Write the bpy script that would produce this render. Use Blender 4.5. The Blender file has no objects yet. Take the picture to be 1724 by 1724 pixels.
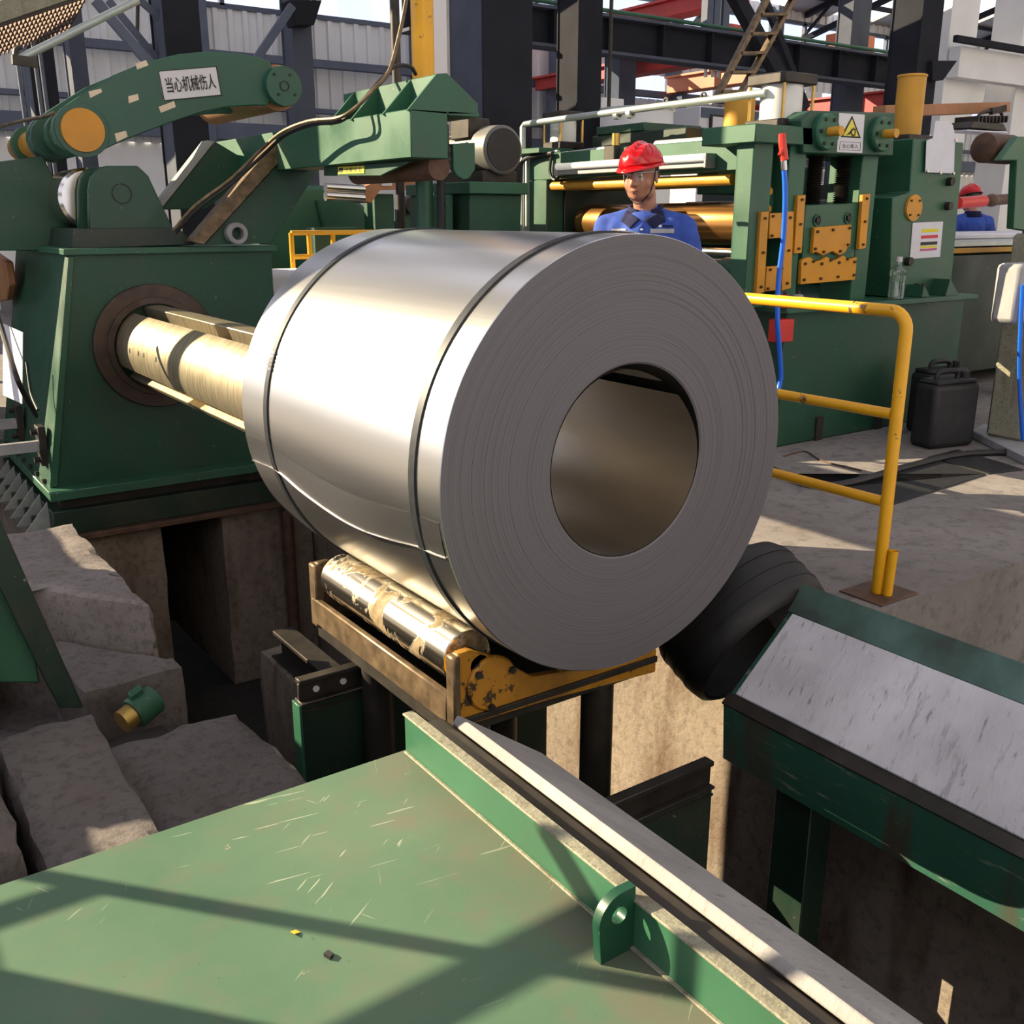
import bpy, bmesh, math, random
from mathutils import Vector, Matrix, noise
random.seed(7)
PI = math.pi
scene = bpy.context.scene
COL = scene.collection

# ---------------------------------------------------------------- camera
FPX, IMG = 1680.0, 1724.0
TH, YAW, CAMH = math.atan(497/1680.0), math.radians(34.9), 1.45
CF = Vector((math.sin(YAW)*math.cos(TH), math.cos(YAW)*math.cos(TH), -math.sin(TH)))
CR = Vector((math.cos(YAW), -math.sin(YAW), 0))
CU = CR.cross(CF)
CC = Vector((0, 0, CAMH))
cam_d = bpy.data.cameras.new('camera'); cam = bpy.data.objects.new('camera', cam_d); COL.objects.link(cam)
cam_d.sensor_width = 36; cam_d.lens = 36*FPX/IMG; cam_d.clip_start = .02; cam_d.clip_end = 300
m3 = Matrix((CR, CU, -CF)).transposed()
cam.matrix_world = Matrix.Translation(CC) @ m3.to_4x4()
scene.camera = cam

# ---------------------------------------------------------------- daylight
world = bpy.data.worlds.new('sky'); scene.world = world; world.use_nodes = True
wn = world.node_tree.nodes; wl = world.node_tree.links
bg = wn['Background']; bg.inputs['Color'].default_value = (.88, .88, 1.0, 1); bg.inputs['Strength'].default_value = 1.75
sun_d = bpy.data.lights.new('sun', 'SUN'); sun = bpy.data.objects.new('sun', sun_d); COL.objects.link(sun)
sun_d.energy = 17; sun_d.color = (1.0, .82, .54); sun_d.angle = math.radians(.16)
SUN = Vector((1.48, -1.7, -1.0)).normalized()
sun.rotation_euler = SUN.to_track_quat('-Z', 'Y').to_euler(); sun.location = (-12, 14, 12)
vs = scene.view_settings
vs.view_transform = 'Standard'; vs.look = 'None'; vs.gamma = 1; vs.use_curve_mapping = False
vs.exposure = -0.2
scene.cycles.max_bounces = 7; scene.cycles.diffuse_bounces = 4; scene.cycles.glossy_bounces = 4
scene.cycles.transparent_max_bounces = 6; scene.cycles.caustics_reflective = False; scene.cycles.caustics_refractive = False
scene.cycles.sample_clamp_indirect = 6

# ---------------------------------------------------------------- measuring: photograph point -> place on a known plane
def at(x, y, X=None, Y=None, Z=None):
    r = CF + CR*((x-862)/FPX) - CU*((y-862)/FPX)
    t = X/r.x if X is not None else (Y/r.y if Y is not None else (Z-CAMH)/r.z)
    return CC + r*t
def at_cyl(x, y, ax, az, R, near=True):
    r = CF + CR*((x-862)/FPX) - CU*((y-862)/FPX)
    ox, oz = -ax, CAMH-az
    a = r.x*r.x+r.z*r.z; b = 2*(ox*r.x+oz*r.z); c = ox*ox+oz*oz-R*R
    d = max(b*b-4*a*c, 0)
    t = (-b-math.sqrt(d))/(2*a)
    return CC + r*t

# ---------------------------------------------------------------- mesh helpers
class MB:
    def __init__(s): s.v = []; s.f = []
    def add(s, vs_, fs):
        o = len(s.v); s.v += [Vector(q) for q in vs_]; s.f += [tuple(i+o for i in q) for q in fs]; return s
    def box(s, x0, x1, y0, y1, z0, z1):
        return s.add([(x0,y0,z0),(x1,y0,z0),(x1,y1,z0),(x0,y1,z0),(x0,y0,z1),(x1,y0,z1),(x1,y1,z1),(x0,y1,z1)],
                     [(0,3,2,1),(4,5,6,7),(0,1,5,4),(1,2,6,5),(2,3,7,6),(3,0,4,7)])
    def frame(s, o, u, v, w):           # parallelepiped from corner o along u, v, w
        o, u, v, w = Vector(o), Vector(u), Vector(v), Vector(w)
        return s.add([o,o+u,o+u+v,o+v,o+w,o+u+w,o+u+v+w,o+v+w],
                     [(0,3,2,1),(4,5,6,7),(0,1,5,4),(1,2,6,5),(2,3,7,6),(3,0,4,7)])
    def bar(s, a, b, w, h, up=(0,0,1)):  # rectangular bar from a to b
        a, b = Vector(a), Vector(b); d = (b-a); up = Vector(up)
        sx = d.cross(up); 
        if sx.length < 1e-6: sx = Vector((1,0,0))
        sx.normalize(); sz = sx.cross(d).normalized()
        return s.frame(a-sx*w/2-sz*h/2, d, sx*w, sz*h)
    def prism(s, pts, d):
        d = Vector(d); n = len(pts); pts = [Vector(q) for q in pts]
        return s.add(pts+[q+d for q in pts], [tuple(range(n)), tuple(range(2*n-1, n-1, -1))]+[(i,i+n,(i+1)%n+n,(i+1)%n) for i in range(n)])
    def cyl(s, a, b, r, r2=None, n=20, cap=True):
        return s.lathe(a, b, [(0, r), (1, r if r2 is None else r2)], n, cap)
    def lathe(s, a, b, prof, n=24, cap=True, a0=0, a1=2*PI):
        a, b = Vector(a), Vector(b); d = b-a; L = d.length; d.normalize()
        e = d.orthogonal().normalized()
        if abs(d.y) > .99: e = Vector((1,0,0))
        g = d.cross(e)
        full = abs(a1-a0-2*PI) < 1e-6; m = n if full else n+1
        vv = []
        for t, r in prof:
            c = a + d*(t*L)
            for i in range(m):
                an = a0+(a1-a0)*i/n; vv.append(c+e*(r*math.cos(an))+g*(r*math.sin(an)))
        ff = []
        for k in range(len(prof)-1):
            for i in range(n):
                j = (i+1) % m
                ff.append((k*m+i, k*m+j, (k+1)*m+j, (k+1)*m+i))
        if cap and full:
            if prof[0][1] > 1e-6: ff.append(tuple(range(m-1, -1, -1)))
            if prof[-1][1] > 1e-6: ff.append(tuple(range((len(prof)-1)*m, len(prof)*m)))
        return s.add(vv, ff)
    def ring(s, a, b, ri, ro, n=40):      # thick washer/tube wall
        return s.lathe(a, b, [(0,ri),(0,ro),(1,ro),(1,ri),(0,ri)], n, False)
    def sphere(s, c, r, n=12, sc=(1,1,1)):
        c = Vector(c); vv = []; ff = []; m = n//2
        for k in range(m+1):
            p = PI*k/m
            for i in range(n):
                q = 2*PI*i/n
                vv.append(c+Vector((r*sc[0]*math.sin(p)*math.cos(q), r*sc[1]*math.sin(p)*math.sin(q), r*sc[2]*math.cos(p))))
        for k in range(m):
            for i in range(n):
                ff.append((k*n+i, (k+1)*n+i, (k+1)*n+(i+1)%n, k*n+(i+1)%n))
        return s.add(vv, ff)
    def tube(s, pts, r, n=10, smooth=6, cap=True, rr=None):
        P = [Vector(q) for q in pts]
        if smooth and len(P) > 2:
            Q = []
            for i in range(len(P)-1):
                p0 = P[max(i-1,0)]; p1 = P[i]; p2 = P[i+1]; p3 = P[min(i+2,len(P)-1)]
                for k in range(smooth):
                    t = k/smooth
                    Q.append(.5*((2*p1)+(p2-p0)*t+(2*p0-5*p1+4*p2-p3)*t*t+(3*p1-p0-3*p2+p3)*t**3))
            Q.append(P[-1]); P = Q
        d0 = (P[1]-P[0]).normalized(); e = d0.orthogonal().normalized(); vv = []; ff = []
        for i, p in enumerate(P):
            d = (P[min(i+1,len(P)-1)]-P[max(i-1,0)]).normalized()
            e = (e - d*e.dot(d)).normalized(); g = d.cross(e)
            ri = r if rr is None else rr(i/(len(P)-1))
            for k in range(n):
                an = 2*PI*k/n; vv.append(p+e*(ri*math.cos(an))+g*(ri*math.sin(an)))
        for i in range(len(P)-1):
            for k in range(n):
                ff.append((i*n+k, i*n+(k+1)%n, (i+1)*n+(k+1)%n, (i+1)*n+k))
        if cap: ff += [tuple(range(n-1,-1,-1)), tuple(range((len(P)-1)*n, len(P)*n))]
        return s.add(vv, ff)
    def build(s, name, mat, parent=None, bevel=0, sharp=35, seg=1, **tags):
        off = Vector((0,0,0)); q = parent
        while q is not None: off += q.location; q = q.parent
        me = bpy.data.meshes.new(name)
        me.from_pydata([v-off for v in s.v], [], s.f); me.validate()
        bm = bmesh.new(); bm.from_mesh(me); bmesh.ops.recalc_face_normals(bm, faces=bm.faces); bm.to_mesh(me); bm.free()
        for p in me.polygons: p.use_smooth = True
        me.set_sharp_from_angle(angle=math.radians(sharp))
        o = bpy.data.objects.new(name, me); COL.objects.link(o)
        if mat: me.materials.append(mat)
        if parent: o.parent = parent
        if bevel:
            b = o.modifiers.new('bevel', 'BEVEL'); b.width = bevel; b.segments = seg; b.limit_method = 'ANGLE'; b.angle_limit = math.radians(40)
            b.harden_normals = False
        for k, v in tags.items(): o[k] = v
        return o

def thing(name, label, cat, loc, group=None):
    o = bpy.data.objects.new(name, None); COL.objects.link(o); o.location = loc; o.empty_display_size = .1
    o['label'] = label; o['category'] = cat
    if group: o['group'] = group
    return o
def tag(o, label, cat, group=None):
    o['label'] = label; o['category'] = cat
    if group: o['group'] = group
    return o
def copy_part(o, parent, delta):
    c = o.copy(); COL.objects.link(c); c.parent = parent; c.location = o.location + Vector(delta); return c
def copy_tree(o, parent=None, delta=(0,0,0)):
    c = o.copy(); COL.objects.link(c); c.parent = parent; c.location = o.location + Vector(delta)
    for ch in o.children: copy_tree(ch, c)
    return c
def pxY(pts, Y): return [at(x, y, Y=Y) for x, y in pts]
def pxX(pts, X): return [at(x, y, X=X) for x, y in pts]
def pxZ(pts, Z): return [at(x, y, Z=Z) for x, y in pts]
def slabY(pts, Y, d): return MB().prism(pxY(pts, Y), (0, d, 0))
def slabX(pts, X, d): return MB().prism(pxX(pts, X), (d, 0, 0))
def slabZ(pts, Z, d): return MB().prism(pxZ(pts, Z), (0, 0, -d))

def text_mesh(body, o, u, v, n, name, mat, parent, bold=0.0, lift=.0015, pad=0):
    """flat lettering fitted into the parallelogram o, o+u, o+v, facing n"""
    cu = bpy.data.curves.new(name, 'FONT'); cu.body = body; cu.size = 1; cu.offset = bold; cu.resolution_u = 3
    t = bpy.data.objects.new('tmp_text', cu); COL.objects.link(t)
    dg = bpy.context.evaluated_depsgraph_get(); me = bpy.data.meshes.new_from_object(t.evaluated_get(dg))
    bpy.data.objects.remove(t); bpy.data.curves.remove(cu)
    xs = [q.co.x for q in me.vertices]; ys = [q.co.y for q in me.vertices]
    if not xs: return None
    x0, x1, y0, y1 = min(xs), max(xs), min(ys), max(ys)
    off = Vector((0,0,0)); q = parent
    while q is not None: off += q.location; q = q.parent
    o, u, v, n = Vector(o), Vector(u), Vector(v), Vector(n)
    for q in me.vertices:
        a = (q.co.x-x0)/(x1-x0); b = (q.co.y-y0)/(y1-y0)
        q.co = o+u*a+v*b+n*lift-off
    me.materials.clear(); me.materials.append(mat); me.name = name
    ob = bpy.data.objects.new(name, me); COL.objects.link(ob); ob.parent = parent
    return ob
def sub(o, u, v, a0, a1, b0, b1):
    return o+u*a0+v*b0, u*(a1-a0), v*(b1-b0)

# ---------------------------------------------------------------- materials
class NT:
    def __init__(s, name):
        s.m = bpy.data.materials.new(name); s.m.use_nodes = True; s.t = s.m.node_tree
        s.n = s.t.nodes; s.l = s.t.links; s.b = s.n['Principled BSDF']; s.out = s.n['Material Output']
        s.tc = s.n.new('ShaderNodeTexCoord'); s.geo = s.n.new('ShaderNodeNewGeometry')
    def link(s, a, b): s.l.new(a, b)
    def pos(s, scale=(1,1,1), rot=(0,0,0)):
        m = s.n.new('ShaderNodeMapping'); m.vector_type = 'TEXTURE'; m.inputs['Scale'].default_value = tuple(1/q for q in scale); m.inputs['Rotation'].default_value = rot
        s.link(s.geo.outputs['Position'], m.inputs['Vector']); return m.outputs[0]
    def noise(s, scale, detail=4, vec=None, rough=.55, dist=0):
        k = s.n.new('ShaderNodeTexNoise'); k.inputs['Scale'].default_value = scale; k.inputs['Detail'].default_value = detail
        k.inputs['Roughness'].default_value = rough; k.inputs['Distortion'].default_value = dist
        s.link(vec if vec is not None else s.pos(), k.inputs['Vector']); return k.outputs['Fac']
    def ramp(s, fac, stops):
        r = s.n.new('ShaderNodeValToRGB'); e = r.color_ramp.elements
        while len(e) < len(stops): e.new(.5)
        for q, (p, c) in zip(e, stops):
            q.position = p; q.color = (*c, 1) if not isinstance(c, (int, float)) else (c, c, c, 1)
        s.link(fac, r.inputs['Fac']); return r.outputs['Color']
    def mix(s, fac, a, b, mode='MIX'):
        k = s.n.new('ShaderNodeMix'); k.data_type = 'RGBA'; k.blend_type = mode
        for sock, val in ((k.inputs[0], fac), (k.inputs[6], a), (k.inputs[7], b)):
            if isinstance(val, (int, float)): sock.default_value = val
            elif isinstance(val, tuple): sock.default_value = (*val, 1)
            else: s.link(val, sock)
        return k.outputs[2]
    def math(s, op, a, b=0):
        k = s.n.new('ShaderNodeMath'); k.operation = op
        for sock, val in ((k.inputs[0], a), (k.inputs[1], b)):
            if isinstance(val, (int, float)): sock.default_value = val
            else: s.link(val, sock)
        return k.outputs[0]
    def bump(s, h, strength=.3, dist=.01):
        k = s.n.new('ShaderNodeBump'); k.inputs['Strength'].default_value = strength; k.inputs['Distance'].default_value = dist
        s.link(h, k.inputs['Height']); s.link(k.outputs[0], s.b.inputs['Normal'])
    def set(s, **k):
        for n_, v in k.items():
            sock = s.b.inputs[n_.replace('_', ' ')]
            if isinstance(v, (int, float)): sock.default_value = v
            elif isinstance(v, tuple): sock.default_value = (*v, 1)
            else: s.link(v, sock)
        return s.m

def plain(name, c, rough=.5, metal=0, var=.12, scale=9, **k):
    t = NT(name); n = t.noise(scale, 5)
    a = tuple(x*(1-var) for x in c); b = tuple(min(1, x*(1+var)) for x in c)
    t.set(Base_Color=t.ramp(n, [(.3, a), (.7, b)]), Roughness=rough, Metallic=metal, **k); return t.m
def paint(name, c, dirt=(.06,.05,.04), chip=(.32,.30,.26), amount=.5, rough=.42, scratch=True, chips=.72):
    """painted steel: slightly uneven colour, greasy dirt, scratches down to primer"""
    t = NT(name); n1 = t.noise(2.3, 6); n2 = t.noise(14, 6, rough=.7)
    col = t.ramp(n1, [(.3, tuple(x*.82 for x in c)), (.7, tuple(min(1,x*1.12) for x in c))])
    d = t.math('MULTIPLY', t.ramp(t.noise(1.7, 8, t.pos((1,1,.6)), .65), [(.5, 0.0), (.75, 1.0)]), amount)
    col = t.mix(d, col, dirt)
    col = t.mix(t.ramp(n2, [(chips, 0.0), (chips+.03, 1.0)]), col, chip)
    if scratch:
        s1 = t.ramp(t.noise(6, 3, t.pos((9, .8, 5), (0,0,.6))), [(.70, 0.0), (.72, .7)])
        col = t.mix(t.math('MULTIPLY', s1, .55), col, chip)
    t.bump(n2, .12, .004)
    t.set(Base_Color=col, Roughness=t.ramp(n1, [(.3, rough-.08), (.7, rough+.15)])); return t.m
def concrete(name, c, stain=(.10,.07,.05), amt=.5, scale=1.0, relief=.5):
    t = NT(name); n1 = t.noise(2.2*scale, 8, rough=.65); n2 = t.noise(24*scale, 8, rough=.7); n3 = t.noise(5*scale, 5, t.pos((1,1,.25)))
    col = t.ramp(n1, [(.25, tuple(x*.72 for x in c)), (.55, c), (.8, tuple(min(1,x*1.22) for x in c))])
    col = t.mix(t.math('MULTIPLY', t.ramp(n2, [(.38, 1.0), (.50, 0.0)]), .55), col, tuple(x*.42 for x in c))
    col = t.mix(t.math('MULTIPLY', t.ramp(t.noise(70*scale, 4), [(.60, 0.0), (.72, 1.0)]), .35), col, tuple(min(1, x*1.6) for x in c))
    col = t.mix(t.math('MULTIPLY', t.ramp(n3, [(.52, 0.0), (.72, 1.0)]), amt), col, stain)
    t.bump(n2, relief, .02); t.set(Base_Color=col, Roughness=.92, Specular_IOR_Level=.25); return t.m

M = {}
M['green'] = paint('dark green machine paint', (.010,.064,.036), amount=.45)
M['green2'] = paint('green machine paint', (.022,.102,.057), amount=.35, chips=.75)
M['arm'] = paint('teal green arm paint', (.020,.094,.063), amount=.25, chips=.78, scratch=False)
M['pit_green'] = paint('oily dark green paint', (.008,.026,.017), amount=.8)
def deck_mat():
    t = NT('worn green deck paint'); n1 = t.noise(1.6, 7, rough=.6); n2 = t.noise(5, 7, rough=.65); n3 = t.noise(38, 5)
    col = t.ramp(n1, [(.3, (.062,.130,.080)), (.55, (.085,.155,.098)), (.75, (.120,.172,.114))])
    col = t.mix(t.math('MULTIPLY', t.ramp(n2, [(.50, 0.0), (.70, 1.0)]), .5), col, (.140,.130,.098))
    for rz, sc, thr in ((.5, (26, 1.2, 1), .70), (-.4, (20, 1.0, 1), .69), (1.4, (30, 1.5, 1), .685), (2.2, (24, 2.0, 1), .69)):
        s1 = t.ramp(t.noise(2.6, 2, t.pos(sc, (0,0,rz))), [(thr, 0.0), (thr+.012, 1.0)])
        s2 = t.ramp(t.noise(1.3, 2, t.pos((1,1,1), (0,0,rz))), [(.5, 0.0), (.6, .5)])
        col = t.mix(t.math('MULTIPLY', s1, s2), col, (.50,.52,.40))
    col = t.mix(t.ramp(t.noise(9, 6, rough=.75), [(.67, 0.0), (.69, .8)]), col, (.36,.32,.23))
    sp = t.n.new('ShaderNodeSeparateXYZ'); t.link(t.geo.outputs['Position'], sp.inputs[0])
    dust = t.math('ADD', t.math('MULTIPLY', t.math('SUBTRACT', sp.outputs[0], .80), 1.7), t.math('MULTIPLY', t.math('SUBTRACT', n2, .5), 1.3))
    col = t.mix(t.ramp(dust, [(.25, 0.0), (.85, .75)]), col, (.150,.126,.098))
    col = t.mix(t.ramp(t.noise(60, 3), [(.70, 0.0), (.74, .5)]), col, (.05,.06,.035))
    col = t.mix(t.ramp(t.noise(7, 4, t.pos((1.1,.9,1)), .8), [(.26, .9), (.30, 0.0)]), col, (.05,.055,.03))
    t.bump(n3, .08, .003); t.set(Base_Color=col, Roughness=.58, Specular_IOR_Level=.3); return t.m
M['deck'] = deck_mat()
M['flange'] = paint('bright green flange paint', (.034,.125,.068), amount=.25, chips=.74, scratch=False)
M['rawedge'] = concrete('weathered bare steel edge', (.30,.29,.22), (.12,.09,.05), .6, 2.5, .4)
M['yellow'] = paint('yellow safety paint', (.85,.42,.012), (.10,.06,.02), (.13,.07,.035), .12, .38, False, .625)
M['yellowdull'] = paint('dull yellow paint', (.60,.30,.025), (.14,.08,.02), (.2,.12,.04), .45, .5, False, .76)
M['orange'] = paint('ochre cover paint', (.62,.27,.018), (.2,.10,.02), (.2,.1,.03), .3, .45, False, .8)
M['saddle_y'] = paint('oily yellow saddle paint', (.42,.19,.015), (.04,.025,.010), (.05,.03,.015), .9, .38, False, .57)
M['conc'] = concrete('grey concrete', (.178,.158,.152), (.12,.09,.07), .35)
M['conc_lt'] = concrete('pale sawn concrete', (.25,.22,.21), (.16,.12,.09), .3)
M['conc_pit'] = concrete('stained pit concrete', (.25,.205,.165), (.085,.045,.025), .85, .8)
M['floor'] = concrete('worn workshop floor', (.235,.215,.205), (.15,.12,.10), .4, .5, .15)
M['blackrub'] = plain('black rubber', (.012,.012,.014), .55, var=.4, scale=20)
M['tyre'] = plain('tyre rubber', (.006,.006,.007), .58, var=.5, scale=12)
M['dark'] = plain('dark oily steel', (.035,.030,.026), .5, .4, .4)
M['brownsteel'] = plain('worn brown steel', (.150,.105,.062), .45, .5, .5, 14)
M['rust'] = plain('rusty brown steel', (.11,.06,.04), .6, .3, .35, 10)
M['ringsteel'] = plain('brown flange steel', (.075,.052,.042), .45, .5, .3, 8)
M['grey'] = plain('grey paint', (.30,.30,.31), .5)
M['motorgrey'] = plain('motor grey paint', (.13,.13,.125), .45)
M['galv'] = plain('galvanised pipe', (.45,.50,.49), .4, .5)
M['white'] = plain('white enamel', (.72,.72,.70), .4, var=.05)
M['white_wall'] = plain('white plaster', (.76,.76,.76), .8, var=.06, scale=1.5)
M['cream'] = plain('cream masking tape', (.70,.58,.44), .7, var=.08)
M['ink'] = plain('black print', (.012,.012,.015), .6, var=0)
M['signwhite'] = plain('white sign face', (.62,.62,.66), .4, var=.02)
M['signyel'] = plain('yellow sign face', (.72,.62,.06), .4, var=.02)
M['paper'] = plain('white paper', (.66,.66,.72), .7, var=.04)
M['bronze'] = plain('bronze coated roll', (.55,.27,.085), .26, .9, .06, 3)
M['chrome'] = plain('bright steel', (.62,.60,.57), .2, 1, .06)
M['bolt'] = plain('dark bolt head', (.07,.035,.012), .5, .3)
M['colsteel'] = plain('dark column steel paint', (.020,.021,.028), .85, 0, .2, 2, Specular_IOR_Level=.15)
M['colsteel_g'] = plain('slate grey paint and lit column sides', (.075,.085,.115), .8, 0, .15, 2, Specular_IOR_Level=.2)
M['girt'] = plain('slate blue steel paint', (.09,.108,.155), .75, 0, .15, 2)
M['red_crane'] = plain('red crane paint', (.50,.055,.045), .5, 0, .15, 2)
M['orange_crane'] = plain('orange red crane paint', (.72,.23,.10), .5, 0, .12, 2)
M['skin'] = plain('skin', (.36,.165,.105), .5, 0, .12, 18, Subsurface_Weight=.1)
M['hair'] = plain('black hair', (.012,.010,.010), .5)
M['helmet'] = plain('red helmet plastic', (.52,.006,.010), .18, 0, .05, 4)
M['bluecloth'] = plain('blue work cloth', (.028,.072,.36), .85, 0, .2, 22)
M['navy'] = plain('navy collar cloth', (.006,.008,.050), .95, 0, .2, 22)
M['reflect'] = plain('grey reflective tape', (.30,.30,.33), .5, 0, .1)
M['blue'] = plain('blue hose', (.01,.13,.72), .35, 0, .05)
M['red'] = plain('red plastic', (.60,.03,.02), .35, 0, .1)
M['wood'] = plain('brown painted beam', (.36,.17,.08), .7, 0, .2, 4)
M['magenta'] = plain('magenta print', (.50,.10,.26), .7, 0, .0)
M['pink'] = plain('red print', (.60,.05,.08), .7, 0, .0)
M['yprint'] = plain('yellow print', (.72,.62,.02), .7, 0, .0)
M['shade'] = plain('unlit pit soot', (.02,.017,.014), .9, 0, .4)  # near black that paints in the darkness of pit floor, slot and gaps
M['corr'] = plain('pale corrugated sheet', (.66,.67,.69), .55, 0, .06, 1.2)
M['skyroof'] = plain('dull roof sheet', (.30,.30,.32), .7, 0, .1, 1)
M['brass'] = plain('brass cap', (.55,.36,.10), .35, .8, .15)
M['leaf'] = plain('yellow leaf', (.65,.38,.03), .7)

def coil_mat():
    t = NT('cold rolled stainless sheet')
    n = t.noise(3, 3, t.pos((40, .6, 40))); n2 = t.noise(.9, 3)
    t.bump(n2, .05, .02)
    t.set(Base_Color=(.66,.665,.68), Metallic=1.0, Roughness=t.ramp(n, [(.3, .285), (.7, .30)])); return t.m
M['coil'] = coil_mat()
def face_mat():
    t = NT('wound sheet edges')
    # radius about the coil axis (object-space rings of the wraps)
    sp = t.n.new('ShaderNodeSeparateXYZ'); t.link(t.geo.outputs['Position'], sp.inputs[0])
    dx = t.math('SUBTRACT', sp.outputs[0], 2.04); dz = t.math('SUBTRACT', sp.outputs[2], .713)
    r = t.math('SQRT', t.math('ADD', t.math('MULTIPLY', dx, dx), t.math('MULTIPLY', dz, dz)))
    cb = t.n.new('ShaderNodeCombineXYZ'); t.link(t.math('MULTIPLY', r, 1.0), cb.inputs[0])
    fine = t.noise(260, 2, cb.outputs[0]); mid = t.noise(38, 3, cb.outputs[0])
    col = t.ramp(fine, [(.32, (.104,.096,.105)), (.68, (.170,.158,.171))])
    col = t.mix(t.math('MULTIPLY', t.ramp(mid, [(.28, 1.0), (.38, 0.0)]), .35), col, (.07,.063,.068))
    t.bump(fine, .2, .002)
    t.set(Base_Color=col, Metallic=.35, Roughness=.55); return t.m
M['face'] = face_mat()
def bore_mat():
    t = NT('inner wrap steel'); n = t.noise(2.2, 3, t.pos((3, .8, 3)))
    t.set(Base_Color=t.ramp(n, [(.3, (.58,.535,.47)), (.7, (.68,.63,.56))]), Metallic=1.0, Roughness=.38); return t.m
M['bore'] = bore_mat()
M['strap'] = plain('blued steel strap', (.030,.034,.042), .42, .35, .2, 30)
def mandrel_mat():
    t = NT('rubbed mandrel steel'); n = t.noise(6, 6, t.pos((1, 9, 1))); n2 = t.noise(3.5, 5)
    col = t.ramp(n, [(.3, (.30,.25,.16)), (.6, (.52,.46,.33)), (.75, (.62,.57,.45))])
    col = t.mix(t.ramp(n2, [(.6, 0.0), (.75, .5)]), col, (.18,.14,.09))
    t.bump(n, .1, .004); t.set(Base_Color=col, Metallic=.85, Roughness=.38); return t.m
M['mandrel'] = mandrel_mat()
def roller_mat():
    t = NT('polished roller with grease crust'); n = t.noise(7, 7, rough=.62, dist=.6); n2 = t.noise(2.2, 4)
    k = t.ramp(t.math('ADD', t.math('MULTIPLY', n, .7), t.math('MULTIPLY', n2, .3)), [(.525, 0.0), (.55, 1.0)])
    crust = t.ramp(t.noise(30, 4), [(.3, (.14,.095,.04)), (.7, (.33,.25,.14))])
    t.bump(k, .3, .003)
    t.set(Base_Color=t.mix(k, (.62,.57,.47), crust), Metallic=t.ramp(k, [(0, 1.0), (1, .1)]), Roughness=t.ramp(k, [(0, .2), (1, .75)])); return t.m
M['roller'] = roller_mat()
def board_mat(nm, c0, c1):
    t = NT(nm); n = t.noise(3, 7, t.pos((1.5, 9, 1.5), (0,0,.25)), .7); n2 = t.noise(20, 6, t.pos((.6,2.2,.6), (0,0,.25)), .7)
    col = t.ramp(t.noise(3.3, 5), [(.3, c0), (.7, c1)])
    col = t.mix(t.ramp(n2, [(.58, 0.0), (.70, .8)]), col, (.15,.14,.15))
    col = t.mix(t.ramp(n, [(.58, 0.0), (.66, .6)]), col, (.24,.23,.25))
    t.bump(n2, .6, .006); t.set(Base_Color=col, Roughness=.75); return t.m
M['board'] = board_mat('scarred white wear board', (.44,.43,.46), (.64,.63,.67)); M['board_old'] = board_mat('greyed old wear board', (.24,.23,.23), (.38,.365,.36))
def worn_green():
    t = NT('scraped green cradle paint'); n = t.noise(4, 7, t.pos((1, 1.2, 10)), .7); n1 = t.noise(1.8, 5)
    col = t.ramp(n1, [(.3, (.010,.060,.038)), (.7, (.022,.10,.066))])
    col = t.mix(t.ramp(n, [(.58, 0.0), (.66, .75)]), col, (.23,.23,.20))
    col = t.mix(t.ramp(t.noise(1.5, 6, t.pos((1,2.4,.5))), [(.56, 0.0), (.64, .9)]), col, (.055,.04,.03))
    t.bump(n, .2, .004); t.set(Base_Color=col, Roughness=.6); return t.m
M['worn'] = worn_green()
def cradle_top():
    t = NT('grimy green plate'); n = t.noise(3, 7)
    t.set(Base_Color=t.ramp(n, [(.35, (.035,.055,.045)), (.5, (.06,.12,.10)), (.68, (.11,.20,.18))]), Roughness=.55); return t.m
M['cradle_top'] = cradle_top()
def glass_mat(name, tint=(.9,.95,1), g=.08):
    t = NT(name); tr = t.n.new('ShaderNodeBsdfTransparent'); tr.inputs[0].default_value = (*tint, 1)
    gl = t.n.new('ShaderNodeBsdfGlossy'); gl.inputs['Roughness'].default_value = .05
    mx = t.n.new('ShaderNodeMixShader'); mx.inputs[0].default_value = g
    t.link(tr.outputs[0], mx.inputs[1]); t.link(gl.outputs[0], mx.inputs[2]); t.link(mx.outputs[0], t.out.inputs['Surface']); return t.m
M['pane'] = glass_mat('window glass')
M['clear'] = glass_mat('clear plastic', (.86,.92,.88), .14)
M['lens'] = glass_mat('safety glasses lens', (.93,.93,.93), .12)
def lamp_mat():
    t = NT('fluorescent tube'); t.set(Base_Color=(.85,.84,.75), Roughness=.3, Emission_Color=(1,.95,.78), Emission_Strength=.35); return t.m
M['tubelamp'] = lamp_mat()
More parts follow.
